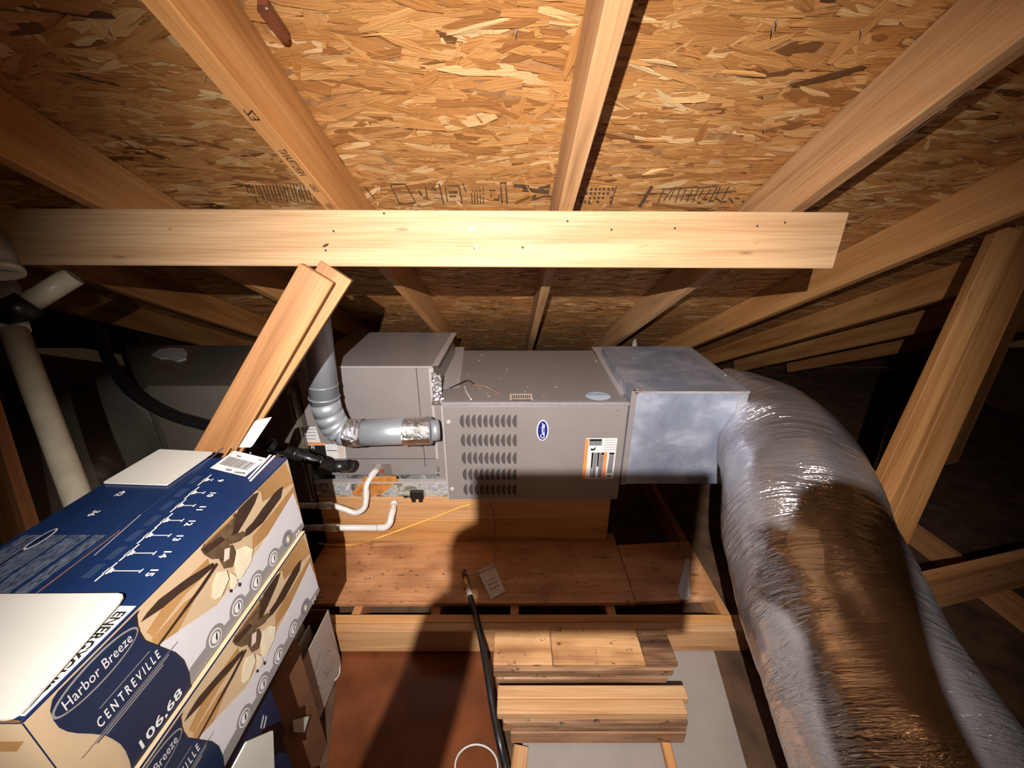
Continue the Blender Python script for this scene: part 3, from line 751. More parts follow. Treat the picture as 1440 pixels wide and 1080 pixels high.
rg = random.Random(3); fv, ff = [], []
for i in range(70):
    px, py = (rg.gauss(680, 45), rg.gauss(530, 18)) if i < 50 else (rg.uniform(640, 860), rg.uniform(495, 560))
    if not (640 < px < 860 and 492 < py < 562): continue
    c = hz(px, py, tz + .0008); k = len(fv); s_ = rg.uniform(.003, .0065) * (1.8 if rg.random() < .12 else 1)
    fv += [c + Vector((rg.uniform(-s_, s_) * 1.5, rg.uniform(-s_, s_), rg.uniform(0, .003))) for _ in range(3)]; ff.append((k, k + 1, k + 2))
mesh('debris_fleck', fv, ff, M['white'], None, label='scattered pale flecks of debris on top of the furnace', cat='debris', kind='stuff')
def cord(name, pts, r, mat, parent=None, **kw): return tube(name, pts, r, mat, parent, seg=8, n=6, **kw)
zw = tz + .008
cord('wire', [hz(632, 546, zw), hz(645, 540, zw + .01), hz(658, 535, zw + .012), hz(668, 541, zw)], .003, M['black_rubber'], None, label='black wire curling at the left end of the furnace top', cat='wire')
cord('wire', [hz(653, 541, zw), hz(656, 551, zw), hz(663, 562, zw - .004)], .0028, M['white_pvc'], None, label='short white wire end pointing forward on the furnace top', cat='wire')
cord('wire', [hz(664, 541, zw), hz(680, 543, zw + .008), hz(690, 547, zw), hz(701, 553, zw - .004)], .0026, M['wire_brown'], None, label='brown wire with pale end on the furnace top', cat='wire')

# ================================================================ COIL BOX
cx0, cx1, cy, cz0, cz1, cyb = -0.99, -0.362, 1.66, -1.143, -0.561, 2.33
coil = thing('coil_box', 'tall taupe sheet metal coil box left of the furnace behind the flue pipe', 'air handler box', (-.7, 2.0, cz0))
box('casing', cx0, cx1, cy, cyb, cz0, cz1, M['taupe'], coil, .003)
box('top_flange', cx0, cx1, cy - .003, cy + .012, cz1 - .002, cz1 + .003, M['taupe_light'], coil, .001)
dy2 = cy
box('corner_flange', cx1 - .018, cx1 + .004, cy - .006, cy + .01, cz0 + .1, cz1 - .004, M['taupe_light'], coil, .001)
for x_ in (hy(593, 600, cy).x, ): box('seam', x_ - .0015, x_ + .0015, cy - .002, cy + .002, cz0 + .05, cz1 - .004, M['slot'], coil)
box('seam', cx0, cx1 - .02, cy - .001, cy + .002, hy(500, 645, cy).z - .0015, hy(500, 645, cy).z + .0015, M['slot'], coil)
def dec2(name, px, mat, parent, off=.0005): return poly(name, [hy(a, b, dy2) for a, b in px], DN, mat, parent, off)
l1_ = dec2('paper_label', [(427, 600), (444, 600), (451, 622), (432, 622)], M['white'], coil)
l2_ = dec2('warning_label', [(431, 624), (485, 625), (487, 645), (436, 644)], M['white'], coil)
dec2('orange_band', [(431, 622.5), (456, 622.5), (456, 625.5), (431, 625.5)], M['orange_print'], l2_, .001)
dec2('black_block', [(434, 626), (457, 626), (460, 643), (437, 643)], M['black_ink'], l2_, .001)
dec2('pink_panel', [(474, 625.5), (484, 625.5), (486, 644), (477, 643.5)], M['pale_paper'], l2_, .001)
dec2('rule', [(460, 633), (474, 633), (474, 634), (460, 634)], M['black_ink'], l2_, .001)
for i in range(4): dec2('text_line', [(430, 603 + 4.5 * i), (444, 603 + 4.5 * i), (444, 604 + 4.5 * i), (430, 604 + 4.5 * i)], M['grey_ink'], l1_, .001)
text('lettering', 'FI', hy(440, 629, dy2 - .002), (.97, 0, -.1), (0, 0, 1), .018, M['white'], l2_, bold=.02)
# foil seam between the coil box and furnace
foil = thing('foil_seam_tape', 'crumpled silver foil tape sealing the joint between coil box and furnace', 'tape', (-.34, 1.66, -.9))
def crumple(name, A, B, wd, nrm, mat, parent, amp=.006, n=26, m=6, seed=0, **kw):
    A, B, nrm = Vector(A), Vector(B), Vector(nrm).normalized(); d = B - A; s_ = d.normalized().cross(nrm); vs, fs = [], []
    for i in range(n + 1):
        for j in range(m + 1):
            p = A + d * (i / n) + s_ * (wd * (j / m - .5) * (1 + .15 * noise.noise(Vector((i * .4, seed, 0)))))
            vs.append(p + nrm * (amp * (.6 + noise.noise(p * 70 + Vector((seed, 0, 0))) + .5 * noise.noise(p * 160))) * (0.25 if j in (0, m) else 1))
    for i in range(n):
        for j in range(m):
            a = i * (m + 1) + j; fs.append((a, a + 1, a + m + 2, a + m + 1))
    return mesh(name, vs, fs, mat, parent, **kw)
crumple('tape', (-.347, 1.655, -.585), (-.347, 1.655, -.72), .045, (0, -1, .1), M['foil_tape'], foil, .007, seed=1)
crumple('tape', (-.334, 1.62, -.695), (-.334, 1.58, -.715), .06, (0, -.2, 1), M['foil_tape'], foil, .006, seed=2)
crumple('tape', (-.352, 1.66, cz1 + .004), (-.352, 2.30, cz1 + .004), .03, (0, 0, 1), M['taupe_light'], foil, .002, seed=3)
crumple('tape', (-.355, 1.657, -1.09), (-.355, 1.657, -1.14), .05, (0, -1, 0), M['foil_tape'], foil, .004, seed=5)
# drain pan / support below the coil
pan = thing('drain_pan', 'mottled grey and rust stained metal pan under the coil box', 'pan', (-.65, 1.8, -1.237))
box('pan_front', -0.985, -0.322, 1.606, 1.622, -1.234, -1.150, M['pan'], pan, .002)
poly('rust_patch', [hy(a, b, 1.606) for a, b in ((494, 694), (506, 680), (512, 670), (556, 669), (560, 676), (548, 686), (536, 695), (512, 699))], DN, M['rust'], pan, .0004, .0003)
box('pan_base', -0.985, -0.330, 1.623, 2.33, -1.234, -1.224, M['pan'], pan)
box('pan_rim', -0.985, -0.322, 1.600, 1.632, -1.150, -1.144, M['taupe_light'], pan, .001)
# metal valve plate with red cap
vp = box('valve_plate', hy(526, 660, cy).x, hy(551, 660, cy).x, cy - .004, cy - .0006, hy(540, 668, cy).z, hy(540, 652, cy).z, M['steel'], coil, .0006)
c = hy(538, 661, cy - .005); tube('valve_cap', [c, c + Vector((0, -.014, 0))], .0085, M['red'], coil, 12, straight=True)
# ================================================================ SUPPLY DUCT
tx0, tx1, ty, tz0, tz1, tyb = fx1 + .004, 1.055, 1.578, -1.137, -.647, 2.32
du = thing('supply_plenum', 'blue-grey galvanized sheet metal duct box right of the furnace', 'duct', (.8, 1.9, tz0))
hexa('duct_box', [(tx0, ty, tz0), (tx1 + .01, ty, tz0), (tx1 + .02, tyb, tz0), (tx0, tyb, tz0)], [(tx0, ty, tz1 ), (tx1, ty, tz1), (tx1 + .055, tyb, tz1 - .0), (tx0 + .03, tyb, tz1)], M['galv'], du, .003)
box('front_hem', tx0 + .004, tx1, ty - .003, ty + .001, tz1 - .010, tz1 + .001, M['edge_light'], du, .0008)
box('end_hem', tx1 - .045, tx1 - .003, ty - .0022, ty, tz0 + .02, tz1 - .011, M['galv_pipe'], du, .0005)
box('joint_flange', tx0 - .003, tx0 + .022, ty - .006, ty + .0005, tz0, tz1 - .002, M['taupe'], du, .001)
crumple('tape', (tx0 + .01, ty - .005, tz1 - .004), (tx0 + .05, ty + .01, tz1 + .004), .03, (0, -.5, 1), M['foil_tape'], du, .004, n=10, seed=8)
poly('tape_strip', [(tx1 - .06, ty + .01, tz1), (tx1 - .002, ty + .01, tz1), (tx1 + .05, tyb - .02, tz1), (tx1 - .01, tyb - .02, tz1)], UPN, M['galv_pipe'], du, .0005)
c = hz(1020, 528, tz1); tube('screw', [c, c + Vector((0, 0, .006))], .006, M['steel'], du, 8, straight=True)
# clip standing behind the duct
mesh('metal_clip', [hd(889, 488, 2.5), hd(896, 488, 2.5), hd(894, 476, 2.5), hd(890, 480, 2.5), hd(889, 488, 2.51), hd(896, 488, 2.51), hd(894, 476, 2.51), hd(890, 480, 2.51)], BF, M['steel'], None, label='small bright metal clip standing behind the duct box top', cat='clip')

# ================================================================ FOIL FLEX DUCT
def flex(name, pts, R, mat, parent, seed=0, nseg=96, per=34, crumpf=1.0, coil_p=0.055):
    path = spline(pts, per); T, U = frames(path)
    dist = [0.0]
    for i in range(1, len(path)): dist.append(dist[-1] + (path[i] - path[i - 1]).length)
    tot = dist[-1]; vs, fs = [], []
    RL = R if isinstance(R, list) else [R, R]
    for i, p in enumerate(path):
        v = T[i].cross(U[i]); s_ = dist[i]
        f = s_ / tot * (len(RL) - 1); q = min(int(f), len(RL) - 2); r0 = RL[q] + (RL[q + 1] - RL[q]) * (f - q)
        a_ = path[max(0, i - 4)]; b_ = path[min(len(path) - 1, i + 4)]
        curv = (T[min(len(path) - 1, i + 4)] - T[max(0, i - 4)]); kk = curv.length / max(1e-4, (b_ - a_).length)
        cn = curv.normalized() if curv.length > 1e-5 else Vector((0, 0, 0))
        for k in range(nseg):
            a = 2 * PI * k / nseg
            d = U[i] * math.cos(a) + v * math.sin(a)
            inner = max(0.0, d.dot(cn)) * min(1.0, kk / 3.0)
            # wrinkles run around the duct: fast variation along s, slow around a
            n1 = noise.noise(Vector((s_ * 34 + seed, math.cos(a) * 1.3 + s_ * 2, math.sin(a) * 1.3)))
            n2 = noise.noise(Vector((s_ * 85 + seed, math.cos(a) * 2.6, math.sin(a) * 2.6 + s_ * 3)))
            n3 = noise.noise(Vector((s_ * 5, math.cos(a) * 2.2, math.sin(a) * 2.2 + seed)))
            w_ = (-abs(n1) * .0060 - abs(n2) * .0030) * (0.35 + 2.4 * inner) * crumpf + n3 * .012 - inner * .010
            coil = .0009 * crumpf * abs(math.sin(PI * (s_ + a * coil_p / (2 * PI)) / coil_p))
            endp = max(0, 1 - s_ / .05) * -.02
            vs.append(p + d * (r0 + w_ + coil + endp))
    for i in range(len(path) - 1):
        for k in range(nseg):
            k2 = (k + 1) % nseg; fs.append((i * nseg + k, i * nseg + k2, (i + 1) * nseg + k2, (i + 1) * nseg + k))
    fs.append(tuple(range(nseg))[::-1]); fs.append(tuple((len(path) - 1) * nseg + k for k in range(nseg)))
    o = mesh(name, vs, fs, mat, parent, smooth=True)
    uvl = o.data.uv_layers.new(name='UVMap'); uvs = []
    for f in fs:
        wrap = len(f) == 4 and f[1] % nseg == 0
        for vi in f:
            i, k = divmod(vi, nseg)
            kk_ = nseg if (wrap and k == 0) else k
            uvs += [dist[i], kk_ / nseg * 2 * PI * .23]
    uvl.data.foreach_set('uv', uvs)
    return o
fd = thing('flexible_duct', 'large silver foil insulated flexible duct bending from the duct box toward the bottom right', 'duct', (1.0, 1.0, -1.4))
DP = [(1.085, 1.93, -.895), (1.18, 1.86, -.895), (1.225, 1.66, -.895), (1.165, 1.42, -.895), (1.06, 1.20, -.90), (.945, .97, -.93), (.865, .73, -.97), (.825, .49, -1.03), (.80, .22, -1.12), (.79, -.05, -1.22), (.79, -.5, -1.38), (.79, -1.0, -1.43)]
flex('foil_jacket', DP, [.235, .25, .245, .220, .208, .208, .212, .215], M['foil_jacket'], fd, 3)
crumple('collar_tape', (1.064, 1.70, -.66), (1.064, 1.70, -1.12), .02, (-.1, -1, 0), M['foil_tape'], fd, .006, seed=12)

# ================================================================ DARK RETURN PLENUM + DUCT (left)
rp = thing('return_plenum', 'large dark grey wrapped plenum box left of the coil box', 'duct', (-1.15, 1.7, -1.2))
hexa('wrapped_box', [(-1.68, 1.62, -1.3), (-1.004, 1.62, -1.3), (-1.004, 2.36, -1.3), (-2.5, 2.36, -1.3)], [(-1.68, 1.62, -.647), (-1.004, 1.62, -.647), (-1.004, 2.36, -.647), (-2.5, 2.36, -.647)], M['dark_jacket'], rp, .024)
sm = poly('mastic_patch', [hz(a, b, -.647) for a, b in ((213, 500), (225, 492), (240, 490), (258, 491), (264, 498), (262, 506), (250, 509), (238, 505), (226, 505))], UPN, M['mastic'], rp, .001, .004)
box('edge_trim', -1.012, -1.002, 1.614, 1.63, -1.27, -.68, M['dark_jacket'], rp, .002)
rd = thing('flexible_duct', 'dark grey jacketed flexible duct curving down behind the slanting white vent pipe', 'duct', (-1.7, 1.3, -1.5))
flex('dark_jacket', [(-1.93, 2.06, -.985), (-2.02, 1.98, -.985), (-2.10, 1.84, -1.0), (-2.10, 1.60, -1.05), (-2.02, 1.33, -1.14), (-1.86, 1.05, -1.26), (-1.72, .75, -1.33), (-1.66, .3, -1.34), (-1.66, -.3, -1.34)], .315, M['dark_jacket'], rd, 9, nseg=64, per=22, crumpf=.35, coil_p=.09)
# black insulated refrigerant line
rlp = [hd(140, 466, 1.95), hd(152, 503, 1.80), hd(182, 547, 1.69), hd(232, 580, 1.66), hd(290, 598, 1.64), hd(340, 612, 1.58), hd(375, 624, 1.54), hd(412, 637, 1.54), hd(445, 648, 1.56), hd(468, 656, 1.62), hd(486, 657, 1.66), hd(492, 652, 1.70)]
bl = thing('refrigerant_line', 'black insulated tube curving from the dark duct to the coil box', 'pipe', rlp[5])
tube('insulation_sleeve', rlp, [.024] * 60 + [.021] * 200, M['black_rubber'], bl, 16, 12, rf=lambda i, a, r, p: r * (1 + .10 * noise.noise(p * 40)))
for k in (6, 7, 8):
    a, b = rlp[k], rlp[k] + (rlp[k + 1] - rlp[k]).normalized() * .02
    tube('tape_wrap', [a, b], .0262, M['black_rubber'], bl, 16, straight=True)
tube('line_stub', [rlp[-3] + Vector((0, .0, .0)), rlp[-2] + Vector((.012, 0, .006))], .026, M['black_rubber'], bl, 14, straight=True)
# white tag plate beside it
P = [(338, 622), (366, 588), (379, 588), (352, 622)]
tagp = [hd(336, 629, .96), hd(352, 629, .96), hd(379, 589, 1.0), hd(358, 593, 1.0)]
o = hexa('white_plate', tagp, [p + Vector((.004, .004, .003)) for p in tagp], M['white_card'], None, label='small white plate standing behind the barcode corner of the top fan box', cat='plate')

# ================================================================ FLUE PIPE
fl = thing('flue_pipe', 'galvanized round flue pipe elbowing from vertical into the furnace side', 'pipe', (-.6, 1.5, -1.0))
fyp = 1.47
el0 = hy(452, 560, fyp); zc = hy(540, 609, fyp).z
R4 = .0575
vx = -.80
top = Vector((-.895, 1.50, .02)); vb = hy(457, 565, fyp)
vt = hy(441, 440, fyp)
dirv = (vt - vb).normalized()
tube('vertical_pipe', [vb, vb + dirv * .86], R4, M['galv_pipe'], fl, 32, straight=True)
tube('pipe_bead', [vb + dirv * .02, vb + dirv * .026], R4 + .0035, M['galv_pipe'], fl, 32, straight=True)
tube('pipe_bead', [vb + dirv * .075, vb + dirv * .079], R4 + .0025, M['galv_pipe'], fl, 32, straight=True)
hb = Vector((hy(488, 607, fyp).x, fyp, zc))
arc = []
for i in range(6):
    t = i / 5; p = vb * (1 - t) ** 2 + Vector((vb.x + .01, fyp, zc)) * 2 * t * (1 - t) + hb * t * t; arc.append(p)
for i in range(5):
    tube('elbow_gore', [arc[i], arc[i + 1]], [R4 + .0012, R4 - .0002], M['galv_pipe'], fl, 32, straight=True)
he = Vector((hy(606, 607, fyp).x, fyp + .02, zc + .002))
tube('horizontal_pipe', [hb, he], R4, M['galv_pipe'], fl, 32, straight=True)
def tapewrap(a, b, r, seed):
    n = 14; vs, fs = [], []
    sg = 40
    for i in range(n + 1):
        c = a.lerp(b, i / n)
        for k in range(sg):
            an = 2 * PI * k / sg; d = Vector((0, math.cos(an), math.sin(an)))
            rr_ = r + .005 * abs(noise.noise(Vector((i * .45 + seed, math.cos(an) * 3, math.sin(an) * 3)))) + .003 * abs(noise.noise(Vector((i * 1.3, an * 4, seed))))
            vs.append(c + d * rr_)
    for i in range(n):
        for k in range(sg): fs.append((i * sg + k, i * sg + (k + 1) % sg, (i + 1) * sg + (k + 1) % sg, (i + 1) * sg + k))
    return mesh('foil_tape', vs, fs, M['foil_tape'], fl)
X = lambda px: hb.lerp(he, (px - 488) / 118.0)
tapewrap(X(487), X(511), R4 + .001, 1); tapewrap(X(568), X(606), R4 + .002, 7)
tube('collar', [X(604), Vector((fx0 - .003, fyp + .03, zc))], .047, M['galv_pipe'], fl, 32, straight=True)
pass
# ================================================================ WHITE PVC
def vsplit(name, label, pts, r, n=8, seg=16, **kw):
    return tube(name, pts, r, M['white_pvc'], None, seg, n, label=label, cat='pipe', **kw)
pv = thing('condensate_pipe', 'upper white pipe with a trap loop rising to the red-capped fitting', 'pipe', hy(480, 712, 1.52))
pts = [hy(400, 711, 1.52), hy(440, 711, 1.52), hy(466, 711, 1.52), hy(484, 716, 1.52), hy(500, 721, 1.52), hy(512, 714, 1.53), hy(515, 698, 1.55), hy(515, 684, 1.57), hy(521, 672, 1.60), hy(530, 661, 1.65)]
tube('pipe', pts, .0135, M['white_pvc'], pv, 14, 8)
tube('coupling', [hy(446, 711, 1.52), hy(466, 711, 1.52)], .0165, M['white_pvc'], pv, 14, straight=True)
tube('coupling', [hy(514.5, 702, 1.55), hy(515, 690, 1.565)], .0165, M['white_pvc'], pv, 14, straight=True)
tube('coupling', [hy(522, 670, 1.61), hy(529, 661, 1.65)], .0165, M['white_pvc'], pv, 14, straight=True)
pv2 = thing('condensate_pipe', 'lower white pipe running level then up through a corroded elbow', 'pipe', hy(480, 742, 1.50))
tube('pipe', [hy(400, 742, 1.50), hy(535, 742, 1.50)], .0150, M['white_pvc'], pv2, 14, straight=True)
tube('elbow', [hy(531, 742, 1.50), hy(542, 741, 1.50), hy(548, 735, 1.51), hy(550, 726, 1.53), hy(553, 716, 1.56)], .0165, M['white_pvc'], pv2, 14, 6)
tube('coupling', [hy(455, 742, 1.50), hy(474, 742, 1.50)], .0185, M['white_pvc'], pv2, 14, straight=True)
tube('pipe', [hy(553, 718, 1.55), hy(554, 707, 1.585)], .0135, M['pale_paper'], pv2, 12, straight=True)
tube('end_ring', [hy(554, 710, 1.575), hy(554, 706, 1.59)], .0185, M['white_pvc'], pv2, 16, straight=True)
tube('opening', [hy(554.5, 707, 1.589), hy(554.5, 705.6, 1.594)], .014, M['black_rubber'], pv2, 12, straight=True)
# black float switch
fs_ = thing('float_switch', 'small black float switch clipped on the pan edge', 'switch', hy(584, 698, 1.60))
a = hy(578, 703, 1.588); b = hy(595, 690, 1.588)
box('switch_body', a.x, b.x, 1.576, 1.598, a.z + .01, b.z, M['black_rubber'], fs_, .003)
for px in (582, 592):
    c = hy(px, 703, 1.588); box('switch_foot', c.x - .009, c.x + .009, 1.577, 1.597, c.z - .008, c.z + .014, M['black_rubber'], fs_, .002)
tube('switch_stem', [hy(568, 699, 1.585), hy(579, 698, 1.585)], .005, M['black_rubber'], fs_, 10, straight=True)
# yellow cable
yc = [hz(448, 764, pt + .008), hz(470, 767, pt + .008), hz(500, 765, pt + .012), hy(530, 757, 1.50), hy(560, 746, 1.55), hy(590, 735, 1.575), hy(620, 724, 1.585), hy(645, 714, 1.588), hy(662, 709, 1.59)]
tube('yellow_cable', yc, .0045, M['yellow_wire'], None, 10, 8, label='yellow cable sagging from the furnace base to the left across the platform', cat='cable')
# thin wire with paper tag
tw = thing('hanging_wire', 'thin wire dropping from under the furnace door to a paper tag', 'wire', hy(694, 740, 1.56))
cord('wire', [hy(688, 708, 1.59), hy(692, 716, 1.58), hy(696, 740, 1.57), hy(697, 760, 1.56), hz(696, 780, pt + .02), hz(694, 796, pt + .015)], .004, M['wire_brown'], tw)
tg = [hz(673, 806, pt + .012), hz(695, 795, pt + .016), hz(711, 832, pt + .005), hz(690, 843, pt + .003)]
o = hexa('paper_tag', tg, [p + Vector((0, 0, .0012)) for p in tg], M['pale_paper'], None, label='small creased paper tag lying on the plywood beside the black hose', cat='tag')
tube('tag_roll', [tg[0] + Vector((0, 0, .003)), tg[1] + Vector((0, 0, .003))], .007, M['pale_paper'], o, 10, straight=True)
for i in range(3): 
    a = tg[0].lerp(tg[3], .4 + .15 * i); b = tg[1].lerp(tg[2], .4 + .15 * i)
    poly('print_line', [a.lerp(b, .2), a.lerp(b, .8), a.lerp(b, .8) + Vector((.001, -.003, 0)), a.lerp(b, .2) + Vector((.001, -.003, 0))], UPN, M['brown_ink'], o, .0016)
# black hose with brass valve
hs = thing('black_hose', 'black hose with a brass valve end lying across the planks to the bottom edge', 'hose', hz(665, 850, pt + .01))
hp = [hz(661, 838, pt + .016), hz(664, 850, pt + .022), hz(671, 872, pt + .020), hz(678, 905, -1.46), hz(686, 950, -1.47), hz(694, 1000, -1.50), hz(703, 1045, -1.52), hz(712, 1085, -1.56), hz(722, 1150, -1.60)]
tube('hose', hp, .0125, M['black_rubber'], hs, 14, 8)
tube('hose_ferrule', [hz(659, 830, pt + .016), hz(661, 839, pt + .016)], .0135, M['white_pvc'], hs, 14, straight=True)
tube('valve_body', [hz(655, 812, pt + .016), hz(657, 822, pt + .016), hz(659, 830, pt + .016)], [.011, .014, .012], M['brass'], hs, 8, straight=True)
tube('valve_cap', [hz(652, 803, pt + .016), hz(655, 812, pt + .016)], .0125, M['brown_metal'], hs, 10, straight=True)
tube('cap_strap', [hz(655, 806, pt + .024), hz(662, 808, pt + .03), hz(670, 806, pt + .02), hz(674, 803, pt + .014)], .003, M['steel'], hs, 8, 5)
# pale ring of cord at the bottom
rc = [hz(670 + 30 * math.cos(t) , 1078 - 31 * math.sin(t), HZ + .012) for t in [PI * i / 8 for i in range(-2, 11)]]
tube('cord_loop', rc, .003, M['mastic'], None, 8, 5, label='thin pale cord loop on the brown sheet at the bottom edge', cat='cord')

# ================================================================ VENT PIPES (far left)
vpipe = thing('vent_pipe', 'slanting off-white plumbing vent pipe at the far left', 'pipe', hd(60, 580, 1.13))
a = hd(14, 450, 1.17); b = hd(110, 703, 1.09)
e1 = b + (b - a) * .5
tube('pipe', [a, b, e1, Vector((e1.x - .02, e1.y, -1.659))], .0305, M['vent_pvc'], vpipe, 24, straight=True)
tube('coupling', [hd(9, 436, 1.18), hd(18, 466, 1.165)], .037, M['vent_pvc'], vpipe, 24, straight=True)
wy = thing('pipe_fitting', 'grey-white wye fitting with dark joints at the left edge', 'pipe fitting', hd(0, 420, 1.2))
tube('fitting_body', [hd(-12, 385, 1.2), hd(-2, 405, 1.2), hd(4, 425, 1.19), hd(8, 437, 1.185)], [.042, .044, .040, .033], M['pvc_grey'], wy, 24, straight=True)
tube('branch_socket', [hd(6, 440, 1.12), hd(28, 434, 1.12), hd(42, 425, 1.132)], [.036, .039, .037], M['black_rubber'], wy, 24, straight=True)
vb_ = thing('vent_pipe', 'short off-white branch pipe slanting up right under the beam at far left', 'pipe', hd(75, 405, 1.3))
tube('pipe', [hd(38, 428, 1.13), hd(104, 388, 1.17)], .0285, M['vent_pvc'], vb_, 24, straight=True)
up = thing('vent_pipe', 'pale upright vent pipe end in front of the beam at the left edge', 'pipe', hd(0, 360, 1.0))
tube('pipe', [hd(-8, 383, 1.0), hd(-22, 330, .99)], .045, M['pvc_grey'], up, 24, straight=True)
tube('rim', [hd(-6, 384, 1.0), hd(-8, 377, 1.0)], .052, M['vent_pvc'], up, 24, straight=True)

# ================================================================ FAN BOXES
def mat_finetext():
    m, t, b = nt('fine_print_block')
    v = coords(t, (900, 120, 50), rand=False)
    n = N(t, 'ShaderNodeTexNoise', Scale=1.0, Detail=2.0); t.links.new(v, n.inputs[0])
    t.links.new(ramp(t, n.outputs[0], [(0.40, (0.012, 0.022, 0.055)), (0.62, (0.13, 0.16, 0.21))]), b.inputs['Base Color'])
    b.inputs['Roughness'].default_value = 0.5
    return m
M['fine_text'] = mat_finetext()
X1, X0, Y0, Y1, ZT, ZB = -.546, -.890, .263, .806, -.504, -.7135
XM = -.718
fb = thing('fan_box', 'topmost blue ceiling fan carton with white flaps, barcode sticker and length scale', 'box', ((X0 + X1) / 2, (Y0 + Y1) / 2, ZB), group='stacked ceiling fan cartons')
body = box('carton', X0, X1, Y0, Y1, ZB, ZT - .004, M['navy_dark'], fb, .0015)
SN = (1, 0, 0)
def S(a, b):
    p = hx(a, b, X1)
    p.y = min(max(p.y, Y0 + .0008), Y1 - .0008); p.z = min(max(p.z, ZB + .0008), ZT - .0048); return p
def T(a, b, z=0.0):
    return hz(a, b, ZT + z)
def sd_(name, px, mat, off, par=None, lab=None): return poly(name, [S(*p) for p in px], SN, mat, par or sp_, off, .0002, label=lab)
z3 = lambda x, y: (200 + x / 4.153, 600 + y / 4.153)
z2 = lambda x, y: (x / 4.153, 820 + y / 4.153)
z4 = lambda x, y: (240 + x / 4.154, 820 + y / 4.154)
z1 = lambda x, y: (x / 4.5, 600 + y / 4.5)
zz = lambda x, y: (250 + x / 9, 620 + y / 9)
e = .0008
sp_ = poly('side_print', [(X1, Y0 + e, ZB + e), (X1, Y1 - e, ZB + e), (X1, Y1 - e, ZT - .0048), (X1, Y0 + e, ZT - .0048)], SN, M['cream'], fb, .0002, .0002)
sp_['label'] = 'glossy printed side panel'
# tan diagonal bands
sd_('tan_band', [z3(650, 330), z3(830, 200), z3(880, 330), z3(700, 440), z3(690, 380)], M['tan'], .0005)
sd_('tan_band', [z3(930, 290), z3(940, 420), z3(640, 720), z3(640, 640), z3(760, 500)], M['tan'], .0005)
sd_('tan_band', [z3(380, 770), z3(400, 830), z3(250, 980), z3(60, 1230), z3(20, 1200), z3(180, 960)], M['tan'], .0005)
sd_('tan_band', [z3(240, 1030), z3(330, 960), z2(1010, 330), z2(905, 372), z2(880, 330)], M['tan'], .0006)
sd_('cloudy_panel', [(412, 693), (428, 738), (300, 905), (262, 950), (225, 925), (225, 905), (306, 850), (368, 766)], M['cloudy'], .0008)
def bumpy():
    top = []
    for (cx_, cy_) in ((404, 760), (385, 789), (361, 822), (335, 859), (304, 902)):
        top.append((cx_, cy_))
    return top
sd_('grey_band', [(430, 742), (424, 735), (413, 748), (395, 767), (373, 797), (349, 832), (320, 873), (285, 914), (266, 940), (266, 990), (350, 870)], M['grey_print'], .0011)
for i, (cx_, cy_) in enumerate(bumpy()):
    c = S(cx_, cy_); c.z = max(c.z, ZB + .024)
    sd = poly('icon_bump', ell(c, (0, 1, 0), (0, 0, 1), .0225, .0235, 20), SN, M['grey_print'], sp_, .0013, .0002)
    poly('icon_ring', ell(c, (0, 1, 0), (0, 0, 1), .0150, .0165, 20), SN, M['white'] if i else M['navy_light'], sp_, .0016, .0001)
    poly('icon_ring', ell(c, (0, 1, 0), (0, 0, 1), .0130, .0143, 20), SN, M['grey_print'], sp_, .0019, .0001)
    if i == 0: poly('icon_glyph', ell(c, (0, 1, 0), (0, 0, 1), .005, .008, 12), SN, M['shade_print'], sp_, .0022, .0001)
    else:
        poly('icon_glyph', ell(c, (0, 1, 0), (0, 0, 1), .009, .010, 16), SN, M['white'], sp_, .0022, .0001)
        poly('icon_glyph', ell(c + Vector((0, .002, 0)), (0, 1, 0), (0, .3, 1), .0022, .0075, 10), SN, M['black_ink'], sp_, .0025, .0001)
text('lettering', 'M', S(418, 751), (0, 1, .1), (0, 0, 1), .016, M['white'], sp_, off=.0016)
# printed ceiling fan
sd_('fan_blade', [z3(675, 383), z3(640, 382), z3(580, 398), z3(545, 440), z3(525, 560), z3(505, 645), z3(540, 640), z3(600, 540), z3(650, 450)], M['fan_dark'], .0016)
sd_('fan_blade', [z3(818, 348), z3(800, 358), z3(770, 385), z3(700, 475), z3(640, 560), z3(600, 600), z3(590, 645), z3(620, 630), z3(700, 560), z3(805, 415)], M['fan_dark'], .0016)
sd_('fan_blade', [z3(405, 795), z3(418, 812), z3(330, 890), z3(210, 975), z3(110, 1060), z2(815, 228), z2(850, 175), z3(90, 1010), z3(250, 890)], M['fan_dark'], .0016)
sd_('fan_blade', [z3(425, 795), z3(436, 805), z3(340, 950), z2(921, 368), z2(912, 363), z3(330, 935)], M['fan_dark'], .0017)
sd_('fan_motor', [z3(540, 500), z3(500, 498), z3(420, 560), z3(345, 660), z3(335, 720), z3(355, 748), z3(400, 775), z3(450, 770), z3(500, 690), z3(530, 590)], M['fan_bronze'], .0018)
sd_('motor_band', [z3(350, 650), z3(520, 510), z3(528, 530), z3(362, 690)], M['tan'], .0020)
sd_('motor_band', [z3(340, 715), z3(365, 745), z3(480, 660), z3(455, 640)], M['fan_dark'], .0020)
sd_('blade_arm', [z3(510, 640), z3(580, 610), z3(600, 630), z3(560, 670), z3(500, 690)], M['fan_bronze'], .0021)
sd_('fan_hub', [z3(450, 700), z3(520, 690), z3(540, 740), z3(520, 820), z3(470, 830), z3(440, 770)], M['fan_bronze'], .0022)
sd_('hub_shine', [z3(475, 715), z3(505, 705), z3(500, 770), z3(470, 790)], M['pale_paper'], .0024)
sd_('lamp_glass', [z3(545, 720), z3(600, 695), z3(640, 715), z3(628, 790), z3(575, 878), z3(545, 890), z3(532, 800)], M['shade_print'], .0026)
